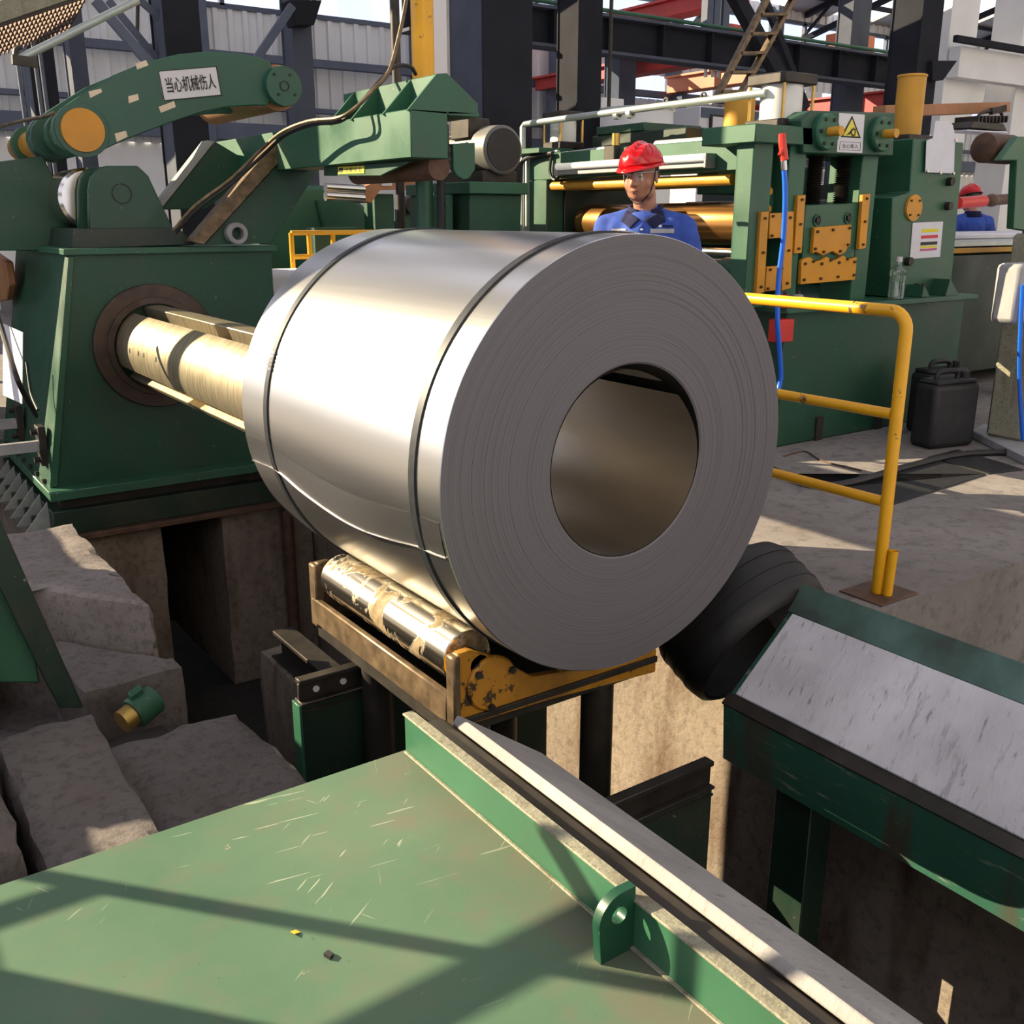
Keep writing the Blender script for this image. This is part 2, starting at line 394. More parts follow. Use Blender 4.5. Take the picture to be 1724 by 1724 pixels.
# ================================================================ SETTING
def struct(mb, name, mat, **k):
    o = mb.build(name, mat, **k); o['kind'] = 'structure'; return o
def rough_block(x0, x1, y0, y1, z0, z1, amp=.02, step=.06, seed=0, shape=None):
    """concrete mass with crumbled edges"""
    bm = bmesh.new(); bmesh.ops.create_cube(bm, size=1)
    for v in bm.verts: v.co = Vector(((x0+x1)/2+(x1-x0)*v.co.x, (y0+y1)/2+(y1-y0)*v.co.y, (z0+z1)/2+(z1-z0)*v.co.z))
    n = (max(1, int((x1-x0)/step)), max(1, int((y1-y0)/step)), max(1, int((z1-z0)/step)))
    for ax in range(3):
        for k in range(1, n[ax]):
            no = [0,0,0]; no[ax] = 1; c = [0,0,0]; c[ax] = (x0,y0,z0)[ax]+((x1,y1,z1)[ax]-(x0,y0,z0)[ax])*k/n[ax]
            bmesh.ops.bisect_plane(bm, geom=bm.verts[:]+bm.edges[:]+bm.faces[:], plane_co=c, plane_no=no)
    mb = MB()
    bm.verts.ensure_lookup_table(); bm.verts.index_update()
    for v in bm.verts:
        p = v.co.copy(); q = p*3+Vector((seed,seed*2,0))
        e = sum(1 for a, lo, hi in ((p.x,x0,x1),(p.y,y0,y1),(p.z,z0,z1)) if min(abs(a-lo), abs(a-hi)) < 1e-5)
        d = Vector((noise.noise(q), noise.noise(q+Vector((9,3,1))), noise.noise(q+Vector((4,8,6)))))*amp*.8
        d += Vector((noise.noise(q*4), noise.noise(q*4+Vector((5,5,5))), noise.noise(q*4+Vector((7,1,2)))))*amp*.5
        if e >= 2:
            ctr = Vector(((x0+x1)/2,(y0+y1)/2,(z0+z1)/2)); dd = ctr-p
            lim = amp*(.5+1.1*abs(noise.noise(q*2)))
            d += Vector([math.copysign(min(lim, abs(a)), a) if min(abs(b-lo), abs(b-hi)) < 1e-5 else 0 for a, b, lo, hi in ((dd.x,p.x,x0,x1),(dd.y,p.y,y0,y1),(dd.z,p.z,z0,z1))])
        p = p+d
        if shape: p = shape(p)
        mb.v.append(p)
    mb.f = [tuple(v.index for v in f.verts) for f in bm.faces]
    bm.free(); return mb

# floor of the hall on the far side of the pit
struct(MB().box(3.16, 60, 2.12, 24, -.62, 0), 'floor', M['floor'])
struct(MB().box(-14, 60, -12, 24, -2.9, -2.62), 'floor_ground', M['shade'])
struct(MB().box(3.1, 20, -4, 2.12, -2.6, -.55), 'floor_recess', M['conc'])
struct(MB().box(1.0, 3.1, -4, 7.4, -2.6, -2.2), 'floor_pit', M['shade'])
struct(MB().box(-4, 3.16, 9.3, 24, -.9, -.3), 'floor_behind', M['floor'])
struct(MB().box(-4, .05, -12, 9.3, -.9, -.28), 'floor_left', M['floor'])
struct(MB().box(.05, 1.15, -4, 7.3, -2.6, -.97), 'floor_step', M['conc'])
# pit walls
struct(rough_block(3.13, 3.30, 2.12, 9.3, -2.3, -.50, .008, .22, 3), 'wall_pit_right', M['conc_pit'])
struct(rough_block(2.93, 3.10, -3.5, 2.11, -2.2, -.56, .008, .22, 5), 'wall_pit_near', M['conc_pit'])
struct(rough_block(1.05, 1.93, 7.32, 9.2, -2.2, -.76, .012, .2, 8), 'wall_pit_back', M['conc_pit'])
struct(rough_block(2.37, 3.12, 7.32, 9.2, -2.2, -.76, .012, .2, 9), 'wall_pit_back_b', M['conc_pit'])
struct(MB().box(1.9, 2.4, 9.0, 9.25, -2.2, -.5), 'wall_slot', M['shade'])
# crumbled concrete ledges
def ledge(label, *a, mat='conc', **k):
    o = rough_block(*a, **k).build('concrete_ledge', M[mat], sharp=25); return tag(o, label, 'concrete block', 'concrete ledges beside the pit')
ledge('long grey concrete ledge with a yellow sunlit corner beside the green deck', .27, .60, 1.9, 3.42, -1.0, -.2, amp=.016, step=.045, seed=1)
ledge('low flat concrete slab between the long ledge and the pit', .635, 1.19, 1.9, 3.55, -1.3, -.42, amp=.016, step=.05, seed=2, shape=lambda p: Vector((p.x-.05*max(0,p.y-2.6)*max(0,(p.x-.9)/.3), p.y, p.z)))
ledge('square concrete step behind the small brass capped motor', .70, 1.15, 4.22, 4.40, -1.5, -.5, amp=.016, step=.045, seed=3, shape=lambda p: Vector((p.x, p.y+(max(0, 1.1-p.x)*1.35 if p.y > 4.31 else 0), p.z)))
ledge('broken slanted concrete mass leading up to the uncoiler base', .45, 1.10, 4.47, 6.1, -1.4, -.28, mat='conc_lt', amp=.022, step=.055, seed=4,
      shape=lambda p: Vector((p.x, p.y+(max(0, 1.1-p.x)*1.5 if p.y < 5.0 else 0), p.z)))
ledge('pale concrete pad under the front corner of the uncoiler', .40, 1.25, 6.13, 7.30, -1.4, -.74, mat='conc_lt', amp=.02, step=.07, seed=6)
ledge('sunlit lump of concrete at the outer side of the long ledge', -.15, .235, 2.50, 3.35, -.9, -.08, amp=.03, step=.05, seed=7)

# ---------------------------------------------------------------- the hall around
ZR = 7.3                       # eaves over the back wall; the roof rises towards the photographer
SLOPE = .235
def zroof(y): return ZR + (22-y)*SLOPE
def corrugated(x0, x1, y, z0, z1, pitch=.32, d=.05):
    m = MB(); n = int((x1-x0)/pitch); prof = []
    for i in range(n):
        a = x0+i*pitch; prof += [(a, 0), (a+pitch*.55, 0), (a+pitch*.62, -d), (a+pitch*.93, -d)]
    prof.append((x0+n*pitch, 0))
    vv = [(a, y+b, z0) for a, b in prof]+[(a, y+b, z1) for a, b in prof]; k = len(prof)
    m.add(vv, [(i, i+1, i+1+k, i+k) for i in range(k-1)]); return m
struct(corrugated(-4.2, 19.0, 22, 2.9, 5.62), 'wall_back', M['corr'])
struct(corrugated(19.0, 60, 22, 2.9, 4.55), 'wall_back_low', M['corr'])
struct(corrugated(19.0, 60, 22, 5.15, 5.62), 'wall_back_mid', M['corr'])
struct(MB().box(-4.2, 60, 22, 22.2, -.3, 2.9), 'wall_back_base', M['white_wall'])
struct(corrugated(-4.2, 60, 22, 7.0, ZR+.1), 'wall_back_top', M['corr'])
for i in range(9):            # window band between the posts
    x0 = 2.0+i*4.0; w = MB().box(x0+.1, x0+3.9, 21.98, 22.02, 5.62, 7.0).build('window_%d' % (i+1), M['pane']); w['kind'] = 'structure'
    for xa in (x0+.05, x0+2.0): MB().box(xa, xa+.1, 21.94, 22.06, 5.62, 7.0).build('window_frame', M['girt'], w)
    MB().box(x0, x0+4.05, 21.94, 22.06, 5.56, 5.66).build('window_frame', M['girt'], w); MB().box(x0, x0+4.05, 21.94, 22.06, 6.96, 7.06).build('window_frame', M['girt'], w)
for i in range(6):
    x0 = 19.0+i*4.0; w = MB().box(x0+.1, x0+3.3, 21.98, 22.02, 4.55, 5.15).build('window_%d' % (i+10), M['pane']); w['kind'] = 'structure'
    MB().box(x0+3.3, x0+4.1, 21.95, 22.05, 4.55, 5.15).build('window_frame', M['corr'], w)
struct(MB().box(60, 60.2, -12, 24, 0, 16), 'wall_right', M['white_wall'])
# roof sheets with open daylight strips between
strips = [(-4.2, 2.4)]+[(2.4+1.5+k*4.2, 2.4+1.5+k*4.2+(2.2 if k else 2.6)) for k in range(14)]
for i, (xa, xb) in enumerate(strips):
    struct(MB().prism([(xa,-12,zroof(-12)),(xb,-12,zroof(-12)),(xb,-12,zroof(-12)+.08),(xa,-12,zroof(-12)+.08)], (0,34.2,-34.2*SLOPE)), 'ceiling' if i == 0 else 'ceiling_%d' % (i+1), M['skyroof'])
# unseen window wall; openings and bars shaped to cast the sun patches and shadows
wx = -4.0; dY, dZ = -2.297, -1.351
wl_ = MB()
def wq(ya, yb, za, zb, m, th=.2): m.box(wx-th, wx, ya+dY, yb+dY, max(za+dZ, -.3), zb+dZ)
wq(-9, 24.3, .5, 1.75, wl_); wq(-9, 10.55, 3.55, 4.13, wl_); wq(10.55, 24.3, 3.55, 4.42, wl_)
for q in range(14): wq(-8+q*2.4, -7.7+q*2.4, 1.75, 3.55, wl_)  # low openings added to sunlight the unseen floor and brighten the coil
wq(-9, 24.3, 6.75, 7.35, wl_); wq(-9, 8.0, 4.13, 6.75, wl_)
struct(wl_, 'wall_left', M['white_wall'])
tr = MB()
wq(8.0, 8.97, 4.13, 6.75, tr, .1); wq(9.37, 9.42, 4.13, 6.75, tr, .02)
for q in (14.9, 18.2, 21.0): wq(q, q+.12, 4.42, 6.75, tr, .1)
wq(12.45, 13.25, 4.42, 6.75, tr, .1)  # unseen blocker added to shade part of the pit wall
for q in (9.0, 13, 17, 21): wq(q, q+.15, 7.35, 9.4, tr, .1)
def wb_(y0, z0, y1, z1, h): tr.bar((wx-.05, y0+dY, z0+dZ), (wx-.05, y1+dY, z1+dZ), h, .02, (1,0,0))
wb_(8.9, 4.43, 9.9, 5.01, .075); wb_(8.95, 4.01, 9.43, 4.30, .05); wb_(10.2, 4.10, 11.2, 4.75, .22)  # unseen diagonals added to cast shadow bands on deck and ledge
struct(tr, 'window_shadow_bars_left', M['colsteel'])
struct(MB().box(-4, 4, -12.2, -12, -.3, 15).box(4, 12, -12.2, -12, 4.5, 15).box(12, 60, -12.2, -12, -.6, 15), 'wall_behind', M['white_wall'])

# ================================================================ GREEN DECK AND CRADLES
deck = thing('steel_deck', 'worn green steel deck plate with a raised edge along the pit', 'deck plate', (.0, 1.0, 0))
MB().box(-1.6, 1.20, -1.5, 2.245, -.016, 0).build('plate', M['deck'], deck, .003)
MB().box(1.192, 1.216, -1.5, 2.235, .0, .112).build('flange', M['flange'], deck, .002)
MB().box(1.188, 1.222, -1.5, 2.24, .112, .119).build('flange_edge', M['rawedge'], deck, .002)
MB().box(1.183, 1.193, -1.5, 2.23, 0, .006).build('weld_bead', M['rawedge'], deck, .002)
MB().box(-1.5, 1.15, 2.0, 2.06, -.2, -.017).box(-1.5, 1.15, .8, .86, -.2, -.017).build('joist', M['pit_green'], deck)
# lifting lug with its eye
lug = MB(); yl = 1.27; outl = [(1.192, 0), (1.105, 0), (1.098, .09)] + [(1.098+.062*(1-math.cos(a)), .09+.06*math.sin(a)) for a in [PI/2*k/7 for k in range(1, 8)]] + [(1.192, .15)]
hole = [(1.150+.020*math.cos(2*PI*k/18), .098+.020*math.sin(2*PI*k/18)) for k in range(18)]
def holed(outl, hole, y0, y1):
    m = MB(); bm = bmesh.new()
    def loop(pts, y):
        vs_ = [bm.verts.new((a, y, b)) for a, b in pts]; return vs_, [bm.edges.new((vs_[i], vs_[(i+1)%len(vs_)])) for i in range(len(vs_))]
    v1, e1 = loop(outl, y0); v2, e2 = loop(hole, y0)
    r = bmesh.ops.triangle_fill(bm, use_beauty=True, edges=e1+e2)
    fs = [g for g in r['geom'] if isinstance(g, bmesh.types.BMFace)]
    ex = bmesh.ops.extrude_face_region(bm, geom=fs)
    for g in ex['geom']:
        if isinstance(g, bmesh.types.BMVert): g.co.y = y1
    bm.verts.index_update(); m.v = [v.co.copy() for v in bm.verts]; m.f = [tuple(v.index for v in f.verts) for f in bm.faces]; bm.free(); return m
holed(outl, hole, yl, yl+.022).build('lifting_lug', M['green'], deck, 0, 30)
lf = MB().prism([at(489,1569,Z=.001), at(496,1573,Z=.006), at(506,1570,Z=.001), at(498,1566,Z=.004)], (0,0,.0015)).build('fallen_leaf', M['leaf']); tag(lf, 'small yellow fallen leaf lying on the green deck', 'leaf')
tag(MB().prism([(at(545,1610,Z=0)), at(553,1604,Z=0), at(562,1610,Z=0), at(556,1617,Z=0)], (0,0,.008)).build('paint_chip', M['blackrub']), 'tiny black chip lying on the green deck', 'debris')

def slopeboard(p0, p1, th, y0, y1):   # board in the XZ plane from p0 to p1, thickness th upward normal
    a, b = Vector((p0[0], 0, p0[1])), Vector((p1[0], 0, p1[1])); n = (b-a).normalized().cross(Vector((0,1,0)))
    if n.z < 0: n = -n
    return MB().prism([(a.x, y0, a.z), (b.x, y0, b.z), (b.x+n.x*th, y0, b.z+n.z*th), (a.x+n.x*th, y0, a.z+n.z*th)], (0, y1-y0, 0))
cl = thing('coil_cradle', 'white faced sloping coil cradle rail behind the green deck edge', 'coil cradle', (1.4, .5, -.6), 'coil cradles over the pit')
MB().prism([(1.222,-1.5,.08),(1.222,-1.5,-.5),(1.56,-1.5,-.5),(1.56,-1.5,-.165),(1.30,-1.5,.08)], (0,3.72,0)).build('beam', M['dark'], cl, .003)
slopeboard((1.30, .086), (1.60, -.135), .03, -1.5, 2.16).build('wear_board', M['board_old'], cl, .004)
cr = thing('coil_cradle', 'scarred white coil cradle with a scraped green side, next to the black tyre', 'coil cradle', (2.7, .5, -.6), 'coil cradles over the pit')
YE = 2.25
MB().prism([(2.503,-1.5,-.246),(2.52,-1.5,-.475),(2.90,-1.5,-.475),(2.90,-1.5,.128),(2.825,-1.5,.036)], (0, YE+1.5, 0)).build('beam', M['worn'], cr, .004)
slopeboard((2.825, .037), (2.902, .130), .008, -1.5, YE).build('top_strip', M['cradle_top'], cr, .002)
slopeboard((2.540, -.213), (2.822, .034), .016, -1.5, YE-.03).build('wear_board', M['board'], cr, .003)
slopeboard((2.500, -.246), (2.538, -.214), .010, -1.5, YE).build('edge_strip', M['dark'], cr, .002)
MB().box(2.60, 2.72, 1.90, 2.06, -2.2, -.476).build('support_post', M['pit_green'], cr, .004)
MB().box(2.60, 2.72, .2, .36, -2.2, -.476).build('support_post', M['pit_green'], cr, .004)

# ================================================================ THE COIL
CX, CZ, CRAD, Y0, Y1 = 2.04, .713, .69, 2.282, 3.792
coil = thing('steel_coil', 'large shiny stainless steel coil held by two dark straps', 'steel coil', (CX, 3.04, .023))
m = MB().lathe((CX,Y0,CZ), (CX,Y1,CZ), [(0, CRAD-.002), (.0015, CRAD), (.9985, CRAD), (1, CRAD-.002)], 160, False); m.build('outer_wrap', M['coil'], coil, 0, 30)
rnd = random.Random(3); rings = []; r = .3075
while r < CRAD-.004:
    w = rnd.choice((.004, .006, .009, .013)); dy = rnd.gauss(0, .0003); rings += [(r, dy), (min(r+w, CRAD-.002), dy)]; r += w
rings[0] = (rings[0][0], .004)
L = Y1-Y0
MB().lathe((CX,Y0,CZ), (CX,Y1,CZ), [(dy/L, rr) for rr, dy in rings], 144, False).build('end_face', M['face'], coil, 0, 60)
MB().lathe((CX,Y1,CZ), (CX,Y1+.001,CZ), [(0, .3075), (0, CRAD-.002)], 96, False).build('rear_face', M['face'], coil)
# innermost wrap: a sheet that springs away from the bore near its free end
m = MB(); n = 140; vv = []
for y in (Y0+.004, Y0+.03, Y1-.01):
    for i in range(n+1):
        a = math.radians(62)+ (2*PI-math.radians(18))*i/n
        t = i/n; lift = .030*math.exp(-(t/.10)**2)*(1 if y > Y0+.02 else .95)+.026*math.exp(-((1-t)/.10)**2)
        rr = .3045-lift; vv.append((CX+rr*math.cos(a), y, CZ+rr*math.sin(a)))
m.add(vv, [(k*(n+1)+i, k*(n+1)+i+1, (k+1)*(n+1)+i+1, (k+1)*(n+1)+i) for k in range(2) for i in range(n)])
m.build('inner_wrap', M['bore'], coil, 0, 60)
MB().lathe((CX,Y0+.004,CZ), (CX,Y1,CZ), [(0,.3075),(1,.3075)], 96, False).build('bore_lining', M['dark'], coil)
for yc, w in ((Y0+.150, .034), (Y0+1.255, .034)):
    st = MB().lathe((CX,yc-w/2,CZ), (CX,yc+w/2,CZ), [(0,CRAD),(0,CRAD+.0065),(1,CRAD+.0065),(1,CRAD)], 128, False).build('strap', M['strap'], coil, 0, 30)
    ang = math.radians(78 if yc < 3 else 158)
    for k in range(5):
        a = ang+k*.022; MB().frame((CX+(CRAD+.0065)*math.cos(a), yc-w*.56, CZ+(CRAD+.0065)*math.sin(a)), (0, w*1.12, 0), Vector((-math.sin(a),0,math.cos(a)))*.010, Vector((math.cos(a),0,math.sin(a)))*.004).build('buckle', M['chrome'], st)
# free tail of the outermost sheet: a lip that bows away from the coil between the straps
edge_px = [(418,770),(440,780),(467,792),(510,824),(554,852),(590,873),(624,890),(664,906),(704,920),(730,932),(751,940)]
E1 = [at_cyl(x, y, CX, CZ, CRAD+.001) for x, y in edge_px]
m = MB(); vv = []
lifts = [0,.001,.001,.010,.018,.021,.019,.011,.001,.001,0]
for p, lf_ in zip(E1, lifts):
    p.y = min(max(p.y, Y0+.001), Y1-.001)
    a = math.atan2(p.z-CZ, p.x-CX)
    for da, rr in ((0, CRAD+.0045+lf_), (0, CRAD+.002+lf_), (-.06, CRAD+.0025+lf_*.5), (-.16, CRAD+.0012+lf_*.04)):
        vv.append((CX+rr*math.cos(a+da), p.y, CZ+rr*math.sin(a+da)))
m.add(vv, [(i*4+k, i*4+k+1, (i+1)*4+k+1, (i+1)*4+k) for i in range(len(E1)-1) for k in range(3)])
m.build('tail_sheet', M['coil'], coil, 0, 60)
m = MB(); m.tube([Vector((CX+(CRAD+.0045+l)*math.cos(math.atan2(p.z-CZ,p.x-CX)), p.y, CZ+(CRAD+.0045+l)*math.sin(math.atan2(p.z-CZ,p.x-CX)))) for p, l in zip(E1, lifts)], .0022, 6, 4); m.build('tail_edge', M['chrome'], coil)

# ================================================================ COIL CAR
car = thing('coil_car', 'oily yellow and green coil car with steel rollers carrying the coil', 'coil car', (1.95, 3.0, -2.2))
RX, RZ, RR = 1.590, .072, .0925
R2X, R2Z = 2.27, -.037
for (x, z) in ((RX, RZ), (R2X, R2Z)):
    ro = MB().lathe((x,2.535,z), (x,3.47,z), [(0,.05),(0,RR-.004),(.004,RR),(.996,RR),(1,RR-.004),(1,.05)], 48).build('roller', M['roller'], car, 0, 30)
    MB().cyl((x,2.46,z), (x,3.55,z), .035).build('shaft', M['dark'], ro)
yf = 2.46
plate = [(1.500,.118),(1.512,.130),(1.555,.132),(1.60,.110),(1.66,.080),(1.80,-.028),(2.04,-.062),(2.22,-.075),(2.365,-.072),(2.365,-.165),(1.86,-.135),(1.50,-.128)]
pl = MB().prism([(x, yf, z) for x, z in plate], (0,.035,0)).build('end_plate', M['saddle_y'], car, .004)
MB().prism([(x, 3.51, z) for x, z in plate], (0,.035,0)).build('end_plate', M['brownsteel'], car, .004)
MB().lathe((1.632,yf-.016,.0), (1.632,yf+.002,.0), [(0,.02),(0,.088),(.4,.094),(1,.094)], 36).build('bearing_cover', M['saddle_y'], pl, 0, 30)
for a in (25, 140, 262): 
    q = math.radians(a); MB().lathe((1.632+.078*math.cos(q),yf-.03,.078*math.sin(q)), (1.632+.078*math.cos(q),yf-.014,.078*math.sin(q)), [(0,.012),(1,.012)], 6).build('bolt', M['dark'], pl)
MB().box(1.485,1.512,yf-.012,yf+.04,-.15,.125).build('corner_post', M['brownsteel'], car, .006)
MB().box(1.50,2.36,yf-.012,yf-.0,-.118,-.095).build('lower_rib', M['dark'], pl, .002)
MB().box(1.486,1.512,2.50,3.545,-.125,-.018).build('side_beam', M['brownsteel'], car, .005)
MB().box(2.33,2.365,2.50,3.545,-.165,-.10).build('side_beam', M['brownsteel'], car, .005)
MB().box(1.50,2.36,2.50,3.53,-.185,-.128).build('tray', M['dark'], car, .004)
MB().box(1.488,1.53,3.50,3.56,-.14,.125).build('corner_post', M['brownsteel'], car, .006)
for (x, y) in ((1.62,3.25),(1.66,2.62),(2.22,2.62),(2.22,3.25)):
    MB().cyl((x,y,-2.1),(x,y,-.18), .062, n=28).build('guide_column', M['dark'], car, 0, 30)
MB().cyl((1.73,2.66,-2.1),(1.73,2.66,-.18), .016).build('hydraulic_pipe', M['brass'], car)
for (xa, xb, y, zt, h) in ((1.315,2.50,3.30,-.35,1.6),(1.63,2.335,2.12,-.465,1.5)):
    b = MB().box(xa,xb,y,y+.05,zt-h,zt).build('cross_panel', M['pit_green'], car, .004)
    MB().box(xa-.012,xa,y-.01,y+.06,zt-h,zt+.005).build('panel_lit_side', M['green2'], b, .002)  # lighter green strip paints the sunlit side of the dark panel
    MB().box(xa,xb,y-.012,y+.06,zt,zt+.012).box(xa,xb,y+.012,y+.03,zt+.012,zt+.085).box(xa,xb,y-.002,y+.044,zt+.085,zt+.105).build('rail', M['dark'], b, .003)
    MB().box(xa,xb,y-.004,y,zt-.03,zt-.02).build('trim', M['dark'], b)
for x in (1.385, 1.50): MB().cyl((x,3.306,-.30),(x,3.316,-.30), .013, n=14).build('rail_hole', M['signwhite'], car)
MB().box(1.5,2.4,2.2,3.3,-2.15,-1.95).build('chassis', M['pit_green'], car)
# rail and stub beam lower in the pit, rusty corner pipe
tag(MB().box(2.02,2.20,4.05,5.5,-1.16,-1.15).box(2.09,2.12,4.05,5.5,-1.15,-1.02).box(2.04,2.17,4.05,5.5,-1.02,-.99).build('pit_rail', M['dark'], None, .004), 'dark steel rail on the pit floor behind the coil car', 'rail')
tag(rough_block(2.0,2.35,4.0,5.7,-2.2,-1.17,.02,.12,11).build('rail_footing', M['conc_pit']), 'stained concrete footing under the dark pit rail', 'concrete block')
tag(MB().cyl((2.885,7.26,-2.1),(2.885,7.26,-.78),.045).build('rusty_pipe', M['rust']), 'rusty vertical pipe in the corner of the pit', 'pipe')
sm = thing('small_motor', 'small green motor with a brass end cap down among the concrete ledges', 'motor', (.85,3.9,-.9))
a0 = at(205,1216,Y=3.75); ax_ = Vector((.7,.25,.18)).normalized()
MB().lathe(a0, a0+ax_*.05, [(0,.02),(0,.046),(1,.048)], 24).build('end_cap', M['brass'], sm, 0, 30)
MB().lathe(a0+ax_*.051, a0+ax_*.17, [(0,.060),(.1,.066),(.9,.06),(1,.04)], 24).build('housing', M['green2'], sm, 0, 30)
MB().frame(a0+ax_*.07+Vector((-.02,-.02,.045)), ax_*.06, (0,.05,0), (0,0,.035)).build('terminal_box', M['green2'], sm, .004)
MB().box(.75,1.0,3.75,4.1,-.95,-.68).build('mount', M['dark'], sm, .01)
# leaning green brace at the edge of the ledges
br = thing('green_brace', 'dark green slanting steel brace beside the long concrete ledge', 'steel brace', (.45,3.5,-.28))
MB().prism([at(-60,745,Y=3.5), at(0,873,Y=3.5), at(141,1192,Y=3.5), at(100,1192,Y=3.5), at(78,1151,Y=3.5), at(0,991,Y=3.5), at(-60,870,Y=3.5)], (0,.05,0)).build('flat_bar', M['pit_green'], br, .004)
MB().prism([at(-60,930,Y=3.56), at(20,1000,Y=3.56), at(52,1060,Y=3.56), at(68,1150,Y=3.56), at(-60,1150,Y=3.56)], (0,.25,0)).build('gusset', M['green2'], br, .006)
MB().box(.12,.30,3.48,3.66,-.28,.95).build('upright', M['pit_green'], br, .006)
# ================================================================ UNCOILER
un = thing('uncoiler', 'big dark green uncoiler with a bare steel mandrel and a curved hold down arm', 'uncoiler', (2.04, 8.2, -.75))
YF, MX, MZ = 7.38, 2.03, .562
bl = at(84,825,Y=YF); tl = at(114,432,Y=YF); trr = at(456,411,Y=YF); brr = Vector((trr.x, YF, bl.z))
trr.z = tl.z = 1.215
MB().prism([bl, brr, trr, tl], (0,1.9,0)).build('body', M['green'], un, .008)
MB().prism([tl+Vector((-.03,-.04,-.012)), trr+Vector((.03,-.04,-.012)), trr+Vector((.03,-.04,.03)), tl+Vector((-.03,-.04,.03))], (0,1.98,0)).build('top_plate', M['green2'], un, .004)
MB().prism([tl+Vector((0,-.016,-.02)), tl+Vector((.04,-.016,-.02)), bl+Vector((.05,-.016,.02)), bl+Vector((0,-.016,.02))], (0,.016,0)).build('corner_strip', M['green2'], un, .003)
MB().box(bl.x-.03, brr.x+.03, YF-.16, YF+2.0, bl.z-.05, bl.z+.015).build('foot_plate', M['green2'], un, .005)
MB().box(bl.x+.05, brr.x, YF-.02, YF+1.9, bl.z-.14, bl.z-.05).build('slide', M['dark'], un)
MB().box(bl.x-.02, brr.x+.05, YF-.10, YF+2.0, -.70, bl.z-.14).build('base_beam', M['pit_green'], un, .006)
MB().box(bl.x-.05, brr.x+.05, YF-.16, YF+2.0, -.74, -.70).build('base_flange', M['rust'], un, .004)
for k in range(7):     # bolts and gussets along the side of the base
    y = YF+.05+k*.26
    g = MB().prism([(bl.x-.02,y,-.70),(bl.x-.20,y,-.70),(bl.x-.02,y,bl.z-.10)], (0,.02,0)).build('foot_gusset', M['galv'], un)
    MB().cyl((bl.x-.10,y+.13,-.70),(bl.x-.10,y+.13,-.60), .022, n=6).build('anchor_bolt', M['dark'], un)
    MB().cyl((bl.x-.0,y+.1,bl.z+.015),(bl.x-.0,y+.1,bl.z+.05), .02, n=6).build('anchor_bolt', M['dark'], un)
# brackets reaching out on the side
for px_, py_ in ((70,750), (32,712)):
    p = at(px_, py_, X=1.22); p2 = p+Vector((-.9,.12,-.02))
    b = MB().bar(p, p2, .05, .075).build('side_bracket', M['grey'], un, .003)
    MB().box(p.x-.02,p.x+.03,p.y-.05,p.y+.08,p.z-.14,p.z+.14).build('bracket_plate', M['dark'], b, .003)
    for dz in (-.1, .1): MB().cyl((p.x-.06,p.y,p.z+dz),(p.x,p.y,p.z+dz),.022,n=6).build('bolt', M['dark'], b)
# mandrel
rf = MB().ring((MX,YF-.05,MZ),(MX,YF,MZ), .30, .435, 56).build('bearing_flange', M['ringsteel'], un, .006)
MB().ring((MX,YF-.075,MZ),(MX,YF-.05,MZ), .305, .345, 56).build('flange_lip', M['ringsteel'], rf, .004)
MB().cyl((MX,4.75,MZ),(MX,YF,MZ), .205, n=40).build('mandrel_core', M['shade'], un)
def segment(a0, a1):
    m = MB(); R, r = .292, .20; n = 16; vv = []
    for y in (4.7, YF-.04):
        for i in range(n+1):
            a = a0+(a1-a0)*i/n; vv.append((MX+R*math.cos(a), y, MZ+R*math.sin(a)))
        for i in range(n, -1, -1):
            a = a0+(a1-a0)*i/n; vv.append((MX+r*math.cos(a), y, MZ+r*math.sin(a)))
    k = 2*(n+1); m.add(vv, [tuple(range(k)), tuple(range(2*k-1,k-1,-1))]+[(i,(i+1)%k,(i+1)%k+k,i+k) for i in range(k)]); return m
for c in (38, 128+6, 218-2, 308):
    pass
for a0, a1 in ((32, 104), (122, 200+4), (222, 294), (312, 374)):
    sg = segment(math.radians(a0), math.radians(a1)).build('mandrel_segment', M['mandrel'], un, .004, 30)
    if a0 == 122:
        for t in (.22,.36,.44,.62): 
            a = math.radians(172-4*t); y = YF-.1-t*1.5; MB().box(-.0,.0,0,0,0,0) 
            MB().frame((MX+.293*math.cos(a), y, MZ+.293*math.sin(a)), (0,.018,0), Vector((-math.sin(a),0,math.cos(a)))*.028, Vector((math.cos(a),0,math.sin(a)))*.002).build('lube_slot', M['ink'], sg)
# upright and pivot shaft
up = MB().prism(pxY([(-60,285),(0,272),(72,262),(146,422),(-40,422)], 8.2), (0,.7,0)).build('upright', M['green'], un, .006)
pc = at(140,219,Y=7.57)
MB().cyl((pc.x,7.61,pc.z),(pc.x,9.85,pc.z), .105, n=40).build('pivot_tube', M['yellowdull'], un, 0, 30)
for y, r, w in ((8.01,.150,.07),(8.17,.135,.04),(8.6,.165,.08),(9.35,.15,.1)):
    MB().ring((pc.x,y,pc.z),(pc.x,y+w,pc.z), .104, r, 40).build('collar', M['green2'], un, .004)
arm_px = [(86,223),(90,200),(104,182),(140,158),(190,127),(245,104),(300,91),(352,86),(405,90),(440,97),(455,104),(462,125),(460,158),(450,178),(430,177),(380,180),(335,190),(285,207),(235,226),(190,245),(165,256),(140,262),(112,256),(94,243)]
ha = MB().prism(pxY(arm_px, 7.6), (0,.06,0)).build('hold_down_arm', M['arm'], un, .006, 30)
h2 = MB().prism([p+Vector((0,.75,0)) for p in pxY(arm_px, 7.6)], (0,.06,0)).build('hold_down_arm', M['arm'], un, .006, 30)
MB().lathe((pc.x,7.565,pc.z),(pc.x,7.6,pc.z), [(0,.02),(0,.140),(1,.142)], 44).build('pivot_cap', M['orange'], ha, 0, 30)
